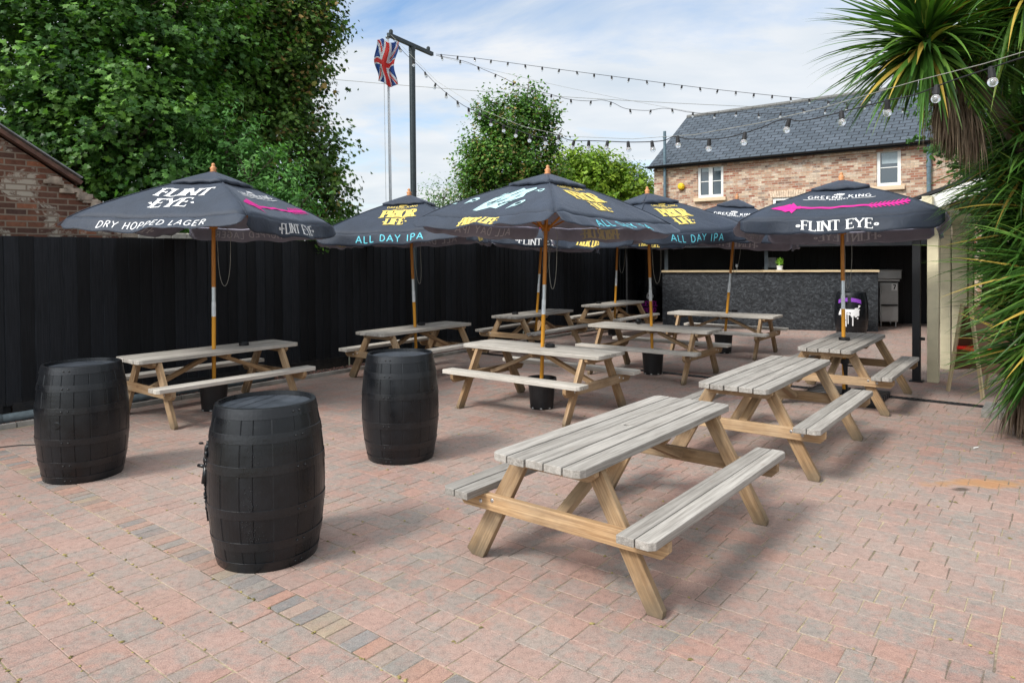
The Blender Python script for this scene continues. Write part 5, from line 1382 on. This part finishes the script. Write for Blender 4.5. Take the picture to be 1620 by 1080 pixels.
def leaves(name, mat, parent, cents, norms, size, shape, rs, droop=.3, tone=None, origin=(0, 0, 0)):
    n = len(cents); k = len(shape)
    nn = norms + rs.normal(0, .45, (n, 3)); nn /= np.linalg.norm(nn, axis=1)[:, None]
    ax = rs.normal(0, 1, (n, 3)); ax[:, 2] -= droop * 2; ax -= (ax * nn).sum(1)[:, None] * nn; ax /= np.linalg.norm(ax, axis=1)[:, None]; bx_ = np.cross(nn, ax)
    sz = size * (.65 + .7 * rs.rand(n))
    fold = np.abs(shape[:, 0]) * -.35
    V = cents[:, None, :] + sz[:, None, None] * (shape[None, :, 0:1] * bx_[:, None, :] + shape[None, :, 1:2] * ax[:, None, :] + fold[None, :, None] * nn[:, None, :])
    t0_ = rs.rand(n) if tone is None else np.clip(tone + rs.normal(0, .14, n), 0, 1)
    col = np.stack([t0_, rs.rand(n), rs.rand(n)], 1)
    Fc = np.arange(n * k).reshape(n, k)
    return npmesh(name, V.reshape(-1, 3) - np.array(origin), Fc, mat, parent, attrs={'pc': np.repeat(col, k, 0)})
def tree(name, label, cat, base, lobes, n, size, shape, mat, seed=0, trunk_r=.15, shoots=0.0, clump=26, spread=.30, droop=.3, group=None, trunk=True, shell=.55, upbias=.6, tone_noise=.25):
    """lobes: (centre, (rx,ry,rz)); leaves gather on twigs that point outwards, so sky and gaps show between them"""
    rs = np.random.RandomState(seed); base = Vector(base)
    t = thing(name, label, cat, base, 0, group)
    vol = np.array([l[1][0] * l[1][1] + l[1][1] * l[1][2] for l in lobes]); pr = vol / vol.sum()
    nc = n // clump; C, Nn, T = [], [], []
    li = rs.choice(len(lobes), nc, p=pr)
    for i in li:
        c, r = lobes[i]; c = np.array(c); r = np.array(r)
        d = rs.normal(0, 1, 3); d /= np.linalg.norm(d)
        rr = (shell + (1 - shell) * rs.rand() ** .6) * (1 + .10 * rs.randn())
        p = c + d * r * rr
        ax = d + np.array([0, 0, shoots + .25 * rs.rand()]); ax /= np.linalg.norm(ax)
        ln = spread * (.6 + .9 * rs.rand()) * (1 + shoots)
        m_ = clump
        u = rs.rand(m_)[:, None]
        q = p + ax * (u - .3) * ln * 1.6 + rs.normal(0, 1, (m_, 3)) * ln * (.30 if shoots == 0 else .22) * np.array([1, 1, .7])
        C.append(q); no = ax * (1 - upbias) + np.array([0, 0, upbias]) + d * .25; Nn.append(np.repeat(no[None], m_, 0)); T.append(np.full(m_, np.clip(.5 + tone_noise * rs.randn(), 0, 1)))
    leaves('crown', mat, t, np.concatenate(C), np.concatenate(Nn), size, shape, rs, droop, np.concatenate(T), origin=base)
    if trunk:
        mb = MB(); c0 = Vector(lobes[0][0]) - base
        topz = max(l[0][2] for l in lobes) - base.z
        mb.tube([(0, 0, 0), (c0.x * .3, c0.y * .3, c0.z * .4), (c0.x * .8, c0.y * .8, c0.z * .8), (c0.x, c0.y, c0.z + lobes[0][1][2] * .5)], [trunk_r, trunk_r * .8, trunk_r * .55, trunk_r * .15], 10)
        for l in lobes[1:]:
            e = Vector(l[0]) - base; s_ = Vector((c0.x * .6, c0.y * .6, min(c0.z * .6, e.z * .6))); mb.tube([s_, s_.lerp(e, .5) + Vector((0, 0, .15)), e, e + (e - s_) * .3], [trunk_r * .5, trunk_r * .35, trunk_r * .2, trunk_r * .05], 7)
        rs2 = rs
        for k in range(22):
            l = lobes[rs2.randint(len(lobes))]; e = Vector(l[0]) - base; d = Vector(rs2.normal(0, 1, 3)).normalized(); d.z = abs(d.z) * .6 + .2
            mb.tube([e, e + Vector((d.x * l[1][0], d.y * l[1][1], d.z * l[1][2])) * .55, e + Vector((d.x * l[1][0], d.y * l[1][1], d.z * l[1][2])) * .98], [trunk_r * .22, trunk_r * .12, trunk_r * .04], 5)
        mb.build('trunk', BARK, t, smooth=True)
    return t
L_SYC = leaf_mat('sycamore_leaf', [(0, (0.0267, 0.0746, 0.0192)), (0.5, (0.0586, 0.1439, 0.0277)), (1, (0.1279, 0.2558, 0.048))], .3)
L_DARK = leaf_mat('field_maple_leaf', [(0, (0.03, 0.066, 0.014)), (.5, (0.07, 0.145, 0.025)), (.9, (0.13, 0.225, 0.042)), (.97, (0.24, 0.20, 0.06)), (1, (0.3, 0.2, 0.07))], .3)
L_ELD = leaf_mat('elder_leaf', [(0, (0.0517, 0.138, 0.0345)), (0.5, (0.092, 0.23, 0.0575)), (1, (0.161, 0.3335, 0.092))], .35)
L_MID = leaf_mat('mid_tree_leaf', [(0, (0.033, 0.088, 0.0165)), (0.5, (0.077, 0.176, 0.0308)), (0.9, (0.143, 0.275, 0.044)), (1, (0.22, 0.165, 0.055))], .3)
L_LIME = leaf_mat('lime_leaf', [(0, (0.082, 0.164, 0.0164)), (0.5, (0.1722, 0.2706, 0.0287)), (1, (0.2706, 0.3608, 0.041))], .4)
L_CON = leaf_mat('conifer_leaf', [(0, (0.015, 0.04, 0.02)), (1, (0.04, 0.09, 0.035))], .15)
def A_(u, v, Y): return tuple(at(u, v, Y))
tree('sycamore_tree', 'broad leaved sycamore filling the top left corner behind the brick gable', 'tree', (-8.9, 12.8, 0),
     [(A_(110, 90, 12.6), (2.3, 2.0, 2.2)), (A_(20, 160, 12.2), (2.2, 1.8, 1.8)), (A_(210, 230, 12.0), (1.7, 1.6, 1.6)), (A_(60, -60, 13), (2.6, 2.2, 2)), (A_(250, 60, 13), (1.7, 1.7, 2.0)), (A_(130, 250, 12.0), (1.4, 1.3, 1.3)), (A_(230, 320, 11.8), (.9, .9, .7))],
     60000, .10, MAPLE, L_SYC, 3, .22, clump=22, spread=.34, upbias=.65, tone_noise=.32)
tree('field_maple_tree', 'tall dark maple with hanging seed clusters left of the flagpole', 'tree', (-5.9, 15.6, 0),
     [(A_(400, 60, 15.5), (1.7, 1.7, 1.7)), (A_(360, 150, 15.3), (1.7, 1.6, 1.5)), (A_(330, 10, 15.8), (1.9, 1.6, 1.5)), (A_(415, 250, 15.2), (1.45, 1.5, 1.3)), (A_(486, 300, 15.0), (.75, .8, .75)), (A_(470, 180, 15.2), (.45, .7, .8)), (A_(455, 20, 15.5), (1.0, 1.2, .9)), (A_(500, 45, 15.2), (.42, .5, .5)), (A_(505, 245, 15.0), (.50, .5, .5)), (A_(440, -60, 15.5), (1.4, 1.3, .9)), (A_(470, 110, 15.3), (.55, .8, .7)), (A_(490, 350, 15.0), (.55, .6, .5))],
     52000, .092, MAPLE, L_DARK, 5, .2, clump=14, spread=.30, upbias=.5, shoots=.25, tone_noise=.3)
tree('elder_bush', 'lighter green elder bush rising behind the left parasol', 'bush', (-4.6, 12.4, 0),
     [(A_(355, 235, 12.2), (.62, .6, .75)), (A_(395, 290, 12.0), (.85, .6, .7)), (A_(290, 255, 12.3), (.5, .5, .6)), (A_(345, 330, 11.9), (1.4, .5, .5)), (A_(470, 330, 11.9), (.3, .4, .4))],
     10500, .10, SLIM * np.array([1.6, 1]), L_ELD, 6, .08, clump=24, spread=.26, upbias=.55, tone_noise=.3)
tree('ivy_bank', 'low dark ivy and shoots spilling over the wall behind the fence', 'climber', (-4.4, 11.6, 0),
     [(A_(300, 355, 11.4), (1.0, .4, .28)), (A_(420, 362, 11.3), (.8, .35, .22)), (A_(480, 368, 11.6), (.6, .35, .2)), (A_(240, 350, 11.2), (.5, .3, .3))],
     6500, .07, OVAL, L_SYC, 8, .04, clump=22, spread=.14, trunk=True, upbias=.3)
tree('bay_hedge', 'green hedge top showing above the fence behind the second parasol', 'hedge', (-2.6, 15.3, 0),
     [(A_(560, 372, 14.6), (1.0, .5, .24)), (A_(650, 374, 15), (.9, .5, .18)), (A_(530, 350, 16), (.5, .5, .35))],
     6500, .09, OVAL, L_MID, 9, .05, clump=20, spread=.16, upbias=.4)
tree('upright_maple_tree', 'upright mid green tree in the centre with shoots pointing skywards', 'tree', (0.1, 24.5, 0),
     [(A_(815, 215, 24.2), (.95, .9, .85)), (A_(800, 272, 24), (1.45, 1.3, .85)), (A_(775, 190, 24.2), (.4, .5, .5)), (A_(832, 172, 24.1), (.5, .5, .45)), (A_(765, 250, 24), (.55, .7, .55)), (A_(752, 295, 23.8), (.45, .6, .6)), (A_(862, 195, 24), (.30, .4, .35)), (A_(872, 235, 24), (.28, .4, .25)), (A_(866, 285, 24), (.42, .6, .5))],
     26000, .125, OVAL, L_MID, 11, .16, clump=14, spread=.21, shoots=1.6, upbias=.4, tone_noise=.38, shell=.4)
tree('lime_tree', 'bright yellow green tree right of the central tree', 'tree', (4.4, 30.5, 0),
     [(A_(940, 285, 30), (1.4, 1.2, 1.0)), (A_(985, 305, 30), (1.2, 1.1, .8)), (A_(905, 270, 30), (.8, .8, .9)), (A_(925, 262, 30), (.7, .7, .5)), (A_(960, 275, 30), (.5, .6, .5))],
     13000, .17, OVAL, L_LIME, 12, .16, clump=18, spread=.3, shoots=.4, upbias=.4, tone_noise=.3)
tree('monkey_puzzle_tree', 'small dark conifer behind the yellow green tree beside the house', 'tree', (7.0, 37, 0),
     [(A_(1000, 300, 37), (.9, .9, 1.1)), (A_(990, 275, 37), (.35, .4, .5)), (A_(1015, 320, 37), (.6, .7, .7))], 5000, .2, SLIM, L_CON, 13, .14, clump=18, spread=.3, shoots=.5)
tree('distant_shrub', 'sparse grey green shrub tips left of the central tree above the parasols', 'shrub', (-3.0, 26, 0),
     [(A_(703, 315, 26), (.7, .7, .5)), (A_(735, 305, 26), (.4, .5, .4)), (A_(725, 335, 26), (1.0, .7, .5))], 2600, .12, SLIM * np.array([1.5, 1]), L_MID, 14, .07, clump=12, spread=.26, shoots=.6)
tree('garden_tree', 'dark leafy tree closing the gap behind the palm at the right edge', 'tree', (11.2, 16.5, 0),
     [(A_(1600, 150, 15), (1.6, 1.6, 1.5)), (A_(1680, 60, 15), (2.2, 1.6, 2)), (A_(1640, 260, 14.5), (1.6, 1.4, 1.5)), (A_(1570, 225, 15), (.7, .8, 1.0)), (A_(1700, 380, 14.5), (2.0, 1.3, 1.6))],
     15000, .15, OVAL, L_SYC, 15, .2, clump=20, spread=.32)

# ------------------------------------------------------------------ cordyline palms at the right
def blade_mat(name, stops, rough=.38, tr=.25): return leaf_mat(name, stops, tr, rough)
L_PALM = blade_mat('cordyline_leaf', [(0, (0.0179, 0.049, 0.0114)), (0.45, (0.0449, 0.1142, 0.0179)), (0.8, (0.1224, 0.2203, 0.0408)), (0.94, (0.1795, 0.2285, 0.049)), (1, (0.3427, 0.2448, 0.049))])
L_DEAD = blade_mat('dead_leaf', [(0, (0.06, 0.04, 0.028)), (.5, (0.16, 0.115, 0.08)), (1, (0.33, 0.26, 0.18))], .8, .1)
def blades(name, mat, parent, org, heads, n, seed, smax=9):
    """heads: (centre, axis, length, width, elev_lo, elev_hi, gravity, count)"""
    rs = np.random.RandomState(seed); Vs, Fs, Cs = [], [], []; b = 0
    for (c, axis, ln, wd, e0, e1, gv, cnt) in heads:
        c = np.array(c); ax = np.array(axis, float); ax /= np.linalg.norm(ax)
        u_ = np.cross(ax, [0.3, 0.9, .1]); u_ /= np.linalg.norm(u_); w_ = np.cross(ax, u_)
        for k in range(cnt):
            az = rs.rand() * 2 * pi; el = radians(e0 + (e1 - e0) * rs.rand()); L = ln * (.7 + .45 * rs.rand()); W = wd * (.7 + .5 * rs.rand()); g_ = gv * (.6 + .9 * rs.rand())
            rad_ = u_ * cos(az) + w_ * sin(az); d = rad_ * cos(el) + ax * sin(el)
            p = c + d * .05 + ax * rs.uniform(-.12, .06); side = np.cross(d, ax); side /= np.linalg.norm(side) + 1e-6; tw = rs.uniform(-.5, .5)
            side = side * cos(tw) + np.cross(d, side) * sin(tw)
            S = smax; tone = np.clip(rs.normal(.45, .22), 0, 1) if rs.rand() > .06 else 1.0; g2 = rs.rand()
            kink = rs.rand() < .04; kp = rs.randint(4, S - 1)
            for s in range(S + 1):
                t = s / S; wv = W * (.45 + 2.2 * t * (1 - t) + .35 * (1 - t)) * (1 - t ** 3) * .8 + .001
                up_ = np.cross(side, d)
                Vs += [p - side * wv / 2, p + up_ * wv * -.14, p + side * wv / 2]; Cs += [(tone, g2, 0)] * 3
                if s < S:
                    o = b + s * 3; Fs += [(o, o + 1, o + 4, o + 3), (o + 1, o + 2, o + 5, o + 4)]
                    d = d + np.array([0, 0, -g_ / S * (1 + t)]); 
                    if kink and s == kp: d = d + np.array([0, 0, -1.2])
                    d /= np.linalg.norm(d); p = p + d * L / S
            b += (S + 1) * 3
    return npmesh(name, np.array(Vs) - np.array(org), np.array(Fs), mat, parent, attrs={'pc': np.array(Cs)})
def palm(label, base, trunks, heads, dead, seed, trunk_r=.09):
    base = Vector(base); t = thing('cordyline_palm', label, 'palm', base, 0, 'spiky palms at the right edge')
    blades('crown', L_PALM, t, base, heads, 0, seed)
    if dead: blades('dead_skirt', L_DEAD, t, base, dead, 0, seed + 1, 6)
    mb = MB()
    for pts in trunks: 
        pts = [Vector(p) - base for p in pts]; mb.tube(pts, [trunk_r * (1 - .35 * i / (len(pts) - 1)) for i in range(len(pts))], 10)
    mb.build('trunk', BARK, t, smooth=True)
h1 = at(1466, 52, 6.3); h2 = at(1640, -35, 6.0); b1_ = Vector((5.5, 7.4, 0))
tk = [b1_, at(1650, 420, 6.9), at(1622, 240, 6.5), at(1550, 128, 6.35), h1]
palm('tall cordyline palm whose spiky head and dead brown skirt hang into the top right corner', b1_,
     [tk, [at(1622, 240, 6.5), at(1650, 120, 6.2), h2]],
     [(h1, (-.12, -.25, 1), .93, .046, 5, 85, .2, 300), (h1 - Vector((0, 0, .08)), (-.1, -.2, 1), .92, .046, -40, 20, .45, 300), (h2, (0, 0, 1), 1.0, .046, 0, 80, .4, 230), (h2 - Vector((0, 0, .1)), (0, 0, 1), 1.0, .046, -50, 10, .8, 230), (at(1590, 60, 6.9), (0, 0, 1), .9, .046, -60, 70, .6, 260)],
     [(h1.lerp(tk[3], t) - Vector((0, 0, .05)), (0, 0, 1), .40, .014, -80, -35, 2.6, 110) for t in (.2, .5)] + [(at(1512, 150, 6.3), (0, 0, 1), .50, .013, -80, -40, 2.2, 240), (at(1490, 140, 6.3), (0, 0, 1), .42, .013, -80, -30, 2.2, 160), (at(1535, 175, 6.3), (0, 0, 1), .42, .013, -80, -20, 2.2, 160)], 41)
b2_ = Vector((5.45, 7.35, 0))
hh = [(at(1640, 255, 6.5), 1.02), (at(1665, 330, 6.3), 1.0), (at(1650, 415, 6.5), 1.05), (at(1685, 500, 6.3), 1.0), (at(1650, 545, 6.7), .95), (at(1600, 300, 7.0), .85), (at(1700, 200, 6.2), 1.0), (at(1700, 420, 5.9), 1.0), (at(1640, 225, 6.6), .75), (at(1640, 335, 6.6), .72), (at(1635, 430, 6.8), .7)]
palm('dense bushy cordyline clump with arching grassy leaves down the right edge', b2_,
     [[b2_, at(1655, 560, 6.9), c] for c, _ in hh[:4]],
     [(c, (-.3, -.3, 1), L * .88, .036, -5, 75, (.75 if c.z > 2.3 else .32), 180) for c, L in hh] + [(c - Vector((0, 0, .1)), (-.2, -.1, 1), L * .84, .036, -40, 25, (.4 if c.z > 2.3 else .12), 130) for c, L in hh],
     [(at(1640, 560, 6.9), (0, 0, 1), .75, .022, -75, -10, 2.0, 150), (at(1625, 610, 7.0), (0, 0, 1), .55, .022, -70, 0, 1.9, 170), (at(1690, 600, 6.9), (0, 0, 1), .8, .022, -60, 0, 1.9, 120)], 57, .07)
mb = MB(); p_ = on_ground(1618, 668)
mb.box((p_.x + .25, p_.y + .2, .04), (.9, .6, .08), (E1, E2, Z)); tag(mb.build('planter_edge', plain('planter_stone', (.2, .19, .17), .9, var=.4)), 'low stone edging at the foot of the bushy palm', 'edging')
